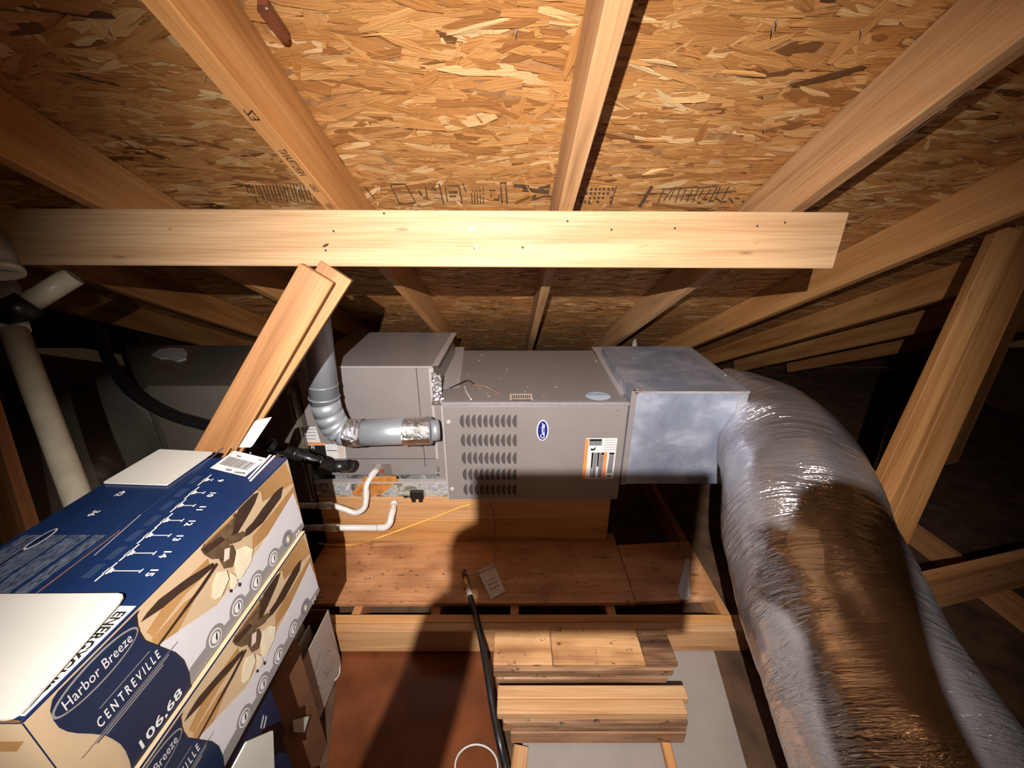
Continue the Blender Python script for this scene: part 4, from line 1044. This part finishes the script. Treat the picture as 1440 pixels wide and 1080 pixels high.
sd_('lamp_glass', [z3(430, 850), z3(485, 840), z3(498, 890), z3(455, 990), z3(420, 1010), z3(400, 998), z3(405, 920)], M['shade_print'], .0026)
sd_('lamp_glass', [z3(505, 850), z3(535, 868), z3(550, 905), z3(530, 945), z3(505, 935)], M['shade_print'], .0028)
sd_('pull_knob', [z3(500, 950), z3(516, 950), z3(516, 968), z3(502, 968)], M['fan_dark'], .0028)
sd_('pull_knob', [z3(552, 912), z3(568, 912), z3(566, 934), z3(553, 934)], M['fan_dark'], .0028)
for i in range(7): sd_('print_mark', [z3(768 + 9 * i, 252 - 8.5 * i), z3(774 + 9 * i, 247 - 8.5 * i), z3(780 + 9 * i, 250 - 8.5 * i), z3(774 + 9 * i, 262 - 8.5 * i)], M['shade_print'], .0008)
# navy name panel
nav = sd_('name_panel', [(191, 856), z2(780, 190), z2(790, 270), z2(830, 335), z2(925, 372), z2(1010, 405), z2(1060, 450), z2(1090, 520), z2(1104, 610), z2(1105, 700), (262, 1000), (181, 1100), z2(752, 1080), z2(745, 1040), z2(720, 980), z2(690, 940), z2(640, 908), z2(600, 890), z2(520, 880), z2(440, 878), z2(380, 868), z2(330, 845), z2(295, 800), z2(277, 745), z2(290, 680), z2(315, 620), (100, 945), (150, 895)], M['navy_dark'], .0030)
def SX(p, o): p = p.copy(); p.x = X1 + o; return p
c = SX(S(*z2(566, 500)), .0034)
u_ = (S(*z2(715, 335)) - S(*z2(425, 662))); ua = u_.length / 2; 
for (k, mt_, o_) in ((1.0, M['grey_print'], .0033), (.95, M['navy_dark'], .0036)):
    poly('oval_emblem', ell((X1, c.y, c.z), (0, 1, 0), (0, 0, 1), .056 * k, .0205 * (k if k == 1 else .86), 32), SN, mt_, nav, o_, .0002)
text('lettering', 'Harbor Breeze', (X1 + .0040, c.y, c.z), (0, 1, 0), (0, 0, 1), .016, M['cloudy'], nav, width=.088, bold=0, off=.0002)
a = S(*z2(560, 835)); b = S(*z2(912, 402)); c = (a + b) / 2
text('lettering', 'C E N T R E V I L L E', (X1 + .0034, c.y, c.z), (0, b.y - a.y, (b.z - a.z) * 0), (0, 0, 1), .0165, M['white'], nav, width=abs(b.y - a.y) * 1.0, bold=.01, off=.0002)
cz_ = c.z
for dz, hh_, w2 in ((.017, .0012, .075), (-.0165, .0010, .15), (-.021, .002, .115), (-.0255, .002, .09)):
    poly('rule', [(X1, c.y - w2 / 2, cz_ + dz), (X1, c.y + w2 / 2, cz_ + dz), (X1, c.y + w2 / 2, cz_ + dz + hh_), (X1, c.y - w2 / 2, cz_ + dz + hh_)], SN, M['grey_print'], nav, .0034, .0001)
a = S(*z2(850, 950)); b = S(*z2(1045, 690)); c = (a + b) / 2
text('lettering', '106,68', (X1 + .0034, c.y, max(c.z, ZB + .016)), (0, 1, 0), (0, 0, 1), .020, M['white'], nav, width=.074, bold=.015, off=.0002)
# near end print
endp = poly('end_print', [(X0 + e, Y0, ZB + e), (X1 - e, Y0, ZB + e), (X1 - e, Y0, ZT - .005), (X0 + e, Y0, ZT - .005)], (0, -1, 0), M['cream'], fb, .0002, .0002)
for zz_, hh_ in ((-.56, .02), (-.61, .012), (-.655, .03)):
    poly('tan_band', [(X0 + .01, Y0, zz_), (X1 - .03, Y0, zz_), (X1 - .012, Y0, zz_ + hh_), (X0 + .01, Y0, zz_ + hh_)], (0, -1, 0), M['tan'], endp, .0005, .0002)
# lid
TN = (0, 0, 1)
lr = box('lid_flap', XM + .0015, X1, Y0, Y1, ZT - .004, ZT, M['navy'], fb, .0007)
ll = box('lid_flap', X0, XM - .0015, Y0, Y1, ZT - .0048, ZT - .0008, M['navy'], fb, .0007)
box('flap_edge', XM - .0015, XM + .0015, Y0, .56, ZT - .004, ZT - .0006, M['brown_card'], fb)
def td(name, px, mat, off=.0003, par=None): return poly(name, [T(*p) for p in px], TN, mat, par or lr, off, .0002)
bc = td('barcode_sticker', [zz(410, 345), zz(715, 125), zz(1125, 225), zz(855, 452)], M['white'])
A_, B_, C_, D_ = T(*zz(525, 298)), T(*zz(655, 198)), T(*zz(1010, 290)), T(*zz(885, 382))
rg = random.Random(2)
t_ = 0.0
while t_ < .97:
    w_ = rg.uniform(.008, .028)
    P = [A_.lerp(D_, t_), B_.lerp(C_, t_), B_.lerp(C_, t_ + w_), A_.lerp(D_, t_ + w_)]
    poly('bar', P, TN, M['black_ink'], bc, .0006, .0001)
    t_ += w_ + rg.uniform(.008, .024)
for q in ([(720, 388), (860, 398), (852, 428), (712, 408)], [(620, 352), (690, 362), (680, 386), (600, 376)], [(750, 180), (810, 195), (790, 212), (740, 200)], [(1030, 235), (1080, 248), (1065, 262), (1018, 250)]):
    poly('print_line', [T(*zz(*p)) for p in q], TN, M['grey_ink'], bc, .0006, .0001)
for q in ([(885, 478), (1160, 178), (1190, 178), (900, 488)], [(902, 508), (1215, 185), (1243, 188), (925, 515)], [(185, 405), (575, 82), (590, 88), (200, 412)], [(690, 118), (710, 105), (722, 112), (700, 126)], [(905, 155), (930, 142), (925, 165)]):
    td('print_line', [zz(*p) for p in q], M['cloudy'] if q[0][0] > 800 else M['navy_light'])
gl = [(310, 676, '9', (288, 675)), (297, 696, '10', (270, 693)), (283, 715, '11', (251, 711)), (267, 736, '12', (231, 732)), (250, 757, '13', (207, 753)), (232, 780, '14', (181, 778)), (213, 806, '15', (151, 803))]
for (px, py, s_, (gx, gy)) in gl:
    c = T(px, py)
    text('lettering', s_, c + Vector((0, 0, .0003)), (0, -1, 0), (1, 0, 0), .0125, M['white'], lr, bold=.02, off=.0002)
    g = T(gx, gy) + Vector((0, 0, .0004)); vs = []; fs = []
    def q4(x0, x1, y0, y1):
        k = len(vs); vs.extend([g + Vector((x0, y0, 0)), g + Vector((x1, y0, 0)), g + Vector((x1, y1, 0)), g + Vector((x0, y1, 0))]); fs.append((k, k + 1, k + 2, k + 3))
    q4(-.0012, .0012, -.020, .020); q4(-.003, .005, -.006, .006); q4(.005, .009, -.0035, .0035)
    tl = max(.012, abs((c - g).x) - .020)
    q4(.009, tl, -.0007, .0007); q4(tl - .001, tl + .001, -.004, .004)
    mesh('scale_mark', vs, fs, M['white'], lr)
    g2 = g + Vector((-.028, 0, 0))
    for d_ in (0, .005, .010):
        poly('print_line', [g2 + Vector((d_, -.014, 0)), g2 + Vector((d_ + .002, -.014, 0)), g2 + Vector((d_ + .002, .014, 0)), g2 + Vector((d_, .014, 0))], TN, M['navy_light'], lr, 0, .0001)
    n2_ = T(px, py) + Vector((-.024, 0, 0))
g = T(297, 658)
def tl_(a, b, wd, mat, par):
    A1, B1_ = T(*a), T(*b); d = (B1_ - A1).normalized(); q = Vector((-d.y, d.x, 0)) * wd / 2
    return poly('print_line', [A1 + q, B1_ + q, B1_ - q, A1 - q], TN, mat, par, .0003 if par is lr else .0, .0001)
tl_((133, 781), (198, 724), .0010, M['cloudy'], lr)
tl_((111, 786), (180, 731), .0010, M['navy_light'], lr)
text('lettering', '42', T(170, 694), (0, -1, 0), (1, 0, 0), .013, M['white'], ll, bold=.02, off=.0004)
text('lettering', '36', T(132, 722), (0, -1, 0), (1, 0, 0), .013, M['white'], ll, bold=.02, off=.0004)
for (x0_, x1_) in ((-.878, -.842), (-.836, -.800), (-.795, -.760), (-.752, -.732)):
    poly('fine_print_panel', [(x0_, Y0 + .01, ZT - .0008), (x1_, Y0 + .01, ZT - .0008), (x1_, .548, ZT - .0008), (x0_, .548, ZT - .0008)], TN, M['fine_text'], ll, .0003, .0001)
c = T(58, 758, -.0008); poly('oval_emblem', ell(c, (0, 1, 0), (1, 0, 0), .026, .009, 24), TN, M['cloudy'], ll, .0005, .0001)
poly('oval_emblem', ell(c, (0, 1, 0), (1, 0, 0), .023, .007, 24), TN, M['navy_dark'], ll, .0007, .0001)
# energy label strip
P = [T(149, 879), T(160, 879.5), T(49, 993), T(43, 991)]
eg = poly('energy_label', [(X1 - .001, .405, ZT), (X1 - .001, .268, ZT), (X1 - .030, .268, ZT), (X1 - .030, .405, ZT)], TN, M['white'], lr, .0003, .0002)
text('lettering', 'ENERGYGUIDE', (X1 - .013, .337, ZT + .0006), (0, -1, 0), (1, 0, 0), .016, M['black_ink'], eg, width=.118, bold=.035, off=.0003)
# white flaps, inner side out
def card(name, pts, th, mat, par, r=0.012, lab=None):
    """a rounded-corner flap from four corner points"""
    P = [Vector(p) for p in pts]; out = []
    for i in range(4):
        a, b, c = P[i - 1], P[i], P[(i + 1) % 4]
        r1 = min(r, (a - b).length * .4); r2 = min(r, (c - b).length * .4)
        A1 = b + (a - b).normalized() * r1; C1 = b + (c - b).normalized() * r2
        for k in range(4):
            t = k / 3; out.append(A1 * (1 - t) ** 2 + b * 2 * t * (1 - t) + C1 * t * t)
    n = len(out); nn = (P[1] - P[0]).cross(P[2] - P[0]).normalized()
    vs = out + [p + nn * th for p in out]
    fs = [tuple(range(n))[::-1], tuple(range(n, 2 * n))] + [(i, (i + 1) % n, n + (i + 1) % n, n + i) for i in range(n)]
    return mesh(name, vs, fs, mat, par, label=lab)
card('end_flap', [T(145, 680, .001), T(235, 683, .001), T(300, 637, .002), T(225, 633, .004)], .003, M['white_card'], fb, .004, 'white inner side of the far end flap')
nf = [(X0 - .02, .266, ZT + .004), T(24, 1014, .004), T(180, 836, .006), (X0 + .0, .420, ZT + .0025)]
card('end_flap', nf, .003, M['white_card'], fb, .014, 'white inner side of the near end flap')
poly('brown_end_edge', [(X0, Y0 - .0, ZT - .002), (X1, Y0 - .0, ZT - .002), (X1, Y0, ZT + .003), (X0, Y0, ZT + .003)], (0, -1, 0), M['brown_card'], fb, .0004, .0002)

def copy_tree(o, par=None):
    c = o.copy(); C.objects.link(c)
    if par is not None:
        c.parent = par; c.matrix_parent_inverse = o.matrix_parent_inverse.copy()
    for ch in list(o.children): copy_tree(ch, c)
    return c
fb2 = copy_tree(fb)
fb2.location = fb.location + Vector((.008, -.013, -.2135)); fb2['label'] = 'second ceiling fan carton from the top, its side panel showing a fan under the first'
# its own lid flaps are under the first box: drop the white flaps that would poke out
def drop(o):
    for c_ in list(o.children): drop(c_)
    bpy.data.objects.remove(o)
for ch in list(fb2.children):
    if ch.name.startswith('lid_flap'):
        for g_ in list(ch.children): drop(g_)
cut = X1 - .013
F2 = Vector((.008, -.013, -.2135))
poly('folded_print', [Vector(p_) + F2 for p_ in ((cut, Y0, ZT), (X1, Y0, ZT), (X1, Y1, ZT), (cut, Y1, ZT))], TN, M['cream'], fb2, .0003, .0002)
o_ = fb2.children[-1]
for ch in list(fb2.children):
    if ch.name.startswith(('end_flap', 'brown_end', 'flap_edge')): bpy.data.objects.remove(ch)
# third and fourth cartons
X1c = -.556
b3 = thing('fan_box', 'third fan carton down with plain navy side and a raised white flap', 'box', (-.73, .30, -1.14), group='stacked ceiling fan cartons')
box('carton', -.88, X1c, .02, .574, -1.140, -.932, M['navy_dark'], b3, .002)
for i, (a, b) in enumerate((((349, 1000), (362, 985)), ((366, 1023), (370, 1005)), ((370, 1024), (374, 1006)))):
    A1, B1_ = hx(*a, X1c), hx(*b, X1c)
    poly('print_line', [A1, B1_, B1_ + Vector((0, 0, -.006)), A1 + Vector((0, 0, -.006))], SN, M['cloudy'], b3, .0006, .0002)
Pf = [hx(324, 1082, -.50), hx(384, 1082, -.50), hx(382, 1027, -.50), hx(345, 1043, -.50)]
card('end_flap', Pf, .003, M['white_card'], b3, .003, 'white flap sticking up')
b4 = thing('fan_box', 'fourth fan carton, mostly hidden low in the stack', 'box', (-.73, .30, -1.35), group='stacked ceiling fan cartons')
box('carton', -.88, X1c - .01, .02, .57, -1.350, -1.142, M['navy_dark'], b4, .002)
b5 = thing('storage_carton', 'plain brown carton at the bottom of the fan box stack', 'box', (-.73, .30, -1.659))
box('carton', -.88, -.55, .0, .572, -1.659, -1.352, M['brown_card'], b5, .002)
bn = thing('storage_carton', 'brown carton wedged between the fan boxes and the grey open carton', 'box', (-.75, .70, -1.659))
box('carton', -.86, -.645, .585, .80, -1.659, -1.13, M['brown_card'], bn, .003)
fp = [hx(412, 1013, -.635), hx(435, 1007, -.630), hx(428, 1030, -.630), hx(413, 1029, -.635)]
card('loose_flap', fp, .003, M['white_card'], bn, .001)
# grey open carton
gx, gy0, gy1, gz0, gz1 = -.700, .82, 1.06, -1.650, -1.335
gc = thing('open_carton', 'greyish open carton with line drawings on its side, papers inside', 'box', (-.80, .94, gz0))
th = .004
box('side_panel', gx - th, gx, gy0, gy1, gz0, gz1, M['grey_card'], gc)
box('side_panel', gx - .20, gx - .20 + th, gy0, gy1, gz0, gz1, M['grey_card'], gc)
box('end_panel', gx - .20, gx, gy1 - th, gy1 + .0005, gz0, gz1, M['brown_card'], gc)
box('end_panel', gx - .20, gx, gy0 - .0005, gy0 + th, gz0, gz1, M['grey_card'], gc)
box('carton_base', gx - .20, gx, gy0, gy1, gz0, gz0 + th, M['brown_card'], gc)
def gd(name, L):
    vs, fs = [], []
    for (a, b, c, d, wd) in L:
        A1, B1_ = hx(*z4(a, b), gx), hx(*z4(c, d), gx); dd = (B1_ - A1).normalized(); q = Vector((0, -dd.z, dd.y)) * wd
        k = len(vs); vs += [p + Vector((.0006, 0, 0)) for p in (A1 + q, B1_ + q, B1_ - q, A1 - q)]; fs.append((k, k + 1, k + 2, k + 3))
    return mesh(name, vs, fs, M['brown_ink'], gc)
gd('line_drawing', [(935, 300, 800, 740, .0007), (975, 400, 900, 520, .0006), (935, 300, 975, 400, .0007), (875, 400, 820, 590, .0016), (915, 395, 930, 400, .001), (885, 515, 915, 530, .0007), (845, 600, 880, 615, .0007), (820, 670, 850, 690, .0007), (800, 740, 830, 700, .0007),
                    (850, 700, 865, 735, .0012), (865, 735, 880, 670, .0012), (850, 700, 840, 740, .0012), (890, 690, 905, 640, .0012), (785, 755, 830, 765, .0006), (900, 560, 940, 490, .0009), (912, 550, 950, 470, .0009)])
for i in range(3):
    box('folded_paper', gx - .05 - .03 * i, gx - .045 - .03 * i, gy0 + .01, gy0 + .18 + .01 * i, gz0 + .01, gz1 - .005 - .01 * i, M['white_card'], None, label='upright white booklet inside the open grey carton, %s' % ('nearest the drawn side', 'in the middle', 'farthest from the drawn side')[i], cat='paper', group='papers in the open carton')
tube('cord', [hz(478, 934, HZ + .02), hz(477, 948, HZ + .012), hz(470, 958, HZ + .012), hz(462, 968, HZ + .012)], .0022, M['mastic'], None, 8, 5, label='bit of pale cord curling beside the grey open carton', cat='cord')

# ================================================================ PHOTOGRAPHER (stands behind the lens; casts the shadow with an oversized tablet)
ph = thing('shadow_tablet', 'unseen black tablet, enlarged from a phone to cast the shadow, held level in two hands', 'tablet', (.02, -.012, -.08))
box('shadow_tablet_body', -.088, .088, -.020, -.0105, -.132, .024, M['black_rubber'], ph, .003)  # stands in for a phone, sized up to throw the wide shadow
box('camera_bump', -.012, .012, -.0105, -.0085, -.012, .009, M['steel'], ph, .001)
def skin(name, nodes, edges, mat, parent=None, lv=2, **kw):
    me = bpy.data.meshes.new(name)
    o3 = (base_of(parent) - SH) if parent is not None else Vector(nodes[0][0])
    me.from_pydata([Vector(n[0]) - o3 for n in nodes], edges, [])
    ob = bpy.data.objects.new(name, me); C.objects.link(ob)
    m1 = ob.modifiers.new('s', 'SKIN'); m2 = ob.modifiers.new('u', 'SUBSURF'); m2.levels = m2.render_levels = lv
    for i, n in enumerate(nodes):
        r = n[1] if isinstance(n[1], tuple) else (n[1], n[1])
        me.skin_vertices[0].data[i].radius = r
    me.skin_vertices[0].data[0].use_root = True
    dg = bpy.context.evaluated_depsgraph_get(); dg.update()
    m = bpy.data.meshes.new_from_object(ob.evaluated_get(dg))
    bpy.data.objects.remove(ob)
    m.materials.clear(); m.materials.append(mat)
    for p in m.polygons: p.use_smooth = True
    o = bpy.data.objects.new(name, m); C.objects.link(o)
    if parent is not None: o.parent = parent
    else: o.location = o3 + SH
    return tagit(o, **kw)
per = thing('person', 'person in a dark jacket standing behind the lens holding the shadow-casting tablet, headlamp lit', 'person', (-.05, -.50, -1.659))
nd = [((-.05, -.52, -.62), (.15, .11)), ((-.05, -.53, -.40), (.14, .10)), ((-.05, -.53, -.18), (.17, .10)), ((-.06, -.52, -.05), .06), ((-.065, -.50, .04), .055),
      ((-.07, -.46, .13), (.078, .092)), ((-.07, -.46, .21), (.076, .09)),
      ((-.25, -.52, -.13), .062), ((-.27, -.36, -.36), .048), ((-.165, -.14, -.24), .036), ((-.120, -.055, -.15), .028), ((-.098, -.035, -.07), .022),
      ((.15, -.52, -.13), .062), ((.30, -.36, -.36), .048), ((.235, -.16, -.30), .050), ((.172, -.05, -.10), (.056, .034)), ((.150, -.035, .032), .032),
      ((-.15, -.52, -.80), .095), ((-.16, -.50, -1.18), .062), ((-.17, -.54, -1.58), .045), ((-.17, -.44, -1.62), .038),
      ((.05, -.52, -.80), .095), ((.06, -.50, -1.18), .062), ((.07, -.54, -1.58), .045), ((.07, -.44, -1.62), .038)]
ed = [(0, 1), (1, 2), (2, 3), (3, 4), (4, 5), (5, 6), (2, 7), (7, 8), (8, 9), (9, 10), (10, 11), (2, 12), (12, 13), (13, 14), (14, 15), (15, 16), (0, 17), (17, 18), (18, 19), (19, 20), (0, 21), (21, 22), (22, 23), (23, 24)]
skin('body', nd, ed, M['jacket'], per)
for sx_ in (-1, 1):
    bx_ = -.098 if sx_ < 0 else .150
    for i, zf in enumerate((-.040, -.058, -.075, -.090)):
        y_ = -.012; bx2 = bx_ - .0
        skin('finger', [((bx2, -.036, zf), .0095), ((bx2 + sx_ * .004, -.014, zf - .001), .0085), ((bx2 - sx_ * .010, -.001, zf - .001), .0078), ((bx2 - sx_ * (.026 - .003 * i), -.0015, zf), .0070)], [(0, 1), (1, 2), (2, 3)], M['skin'], per, 1)
    skin('thumb', [((bx_, -.038, -.045), .011), ((bx_ - sx_ * .018, -.036, -.035), .0095), ((bx_ - sx_ * .035, -.032, -.028), .008)], [(0, 1), (1, 2)], M['skin'], per, 1)
skin('hair', [((-.07, -.50, .20), .088), ((-.07, -.475, .25), .080), ((-.07, -.52, .12), .070)], [(0, 1), (0, 2)], M['hair'], per, 2)
hl = box('headlamp', -.098, -.042, -.362, -.325, .200, .240, M['black_rubber'], per, .006)
tube('headlamp_lens', [(-.07, -.326, .220), (-.07, -.318, .220)], .015, M['steel'], hl, 20, straight=True)
tube('headlamp_strap', [(-.07 + .088 * math.cos(t), -.455 + .105 * math.sin(t), .215) for t in [2 * PI * i / 24 for i in range(25)]], .008, M['black_rubber'], per, 8, 1)
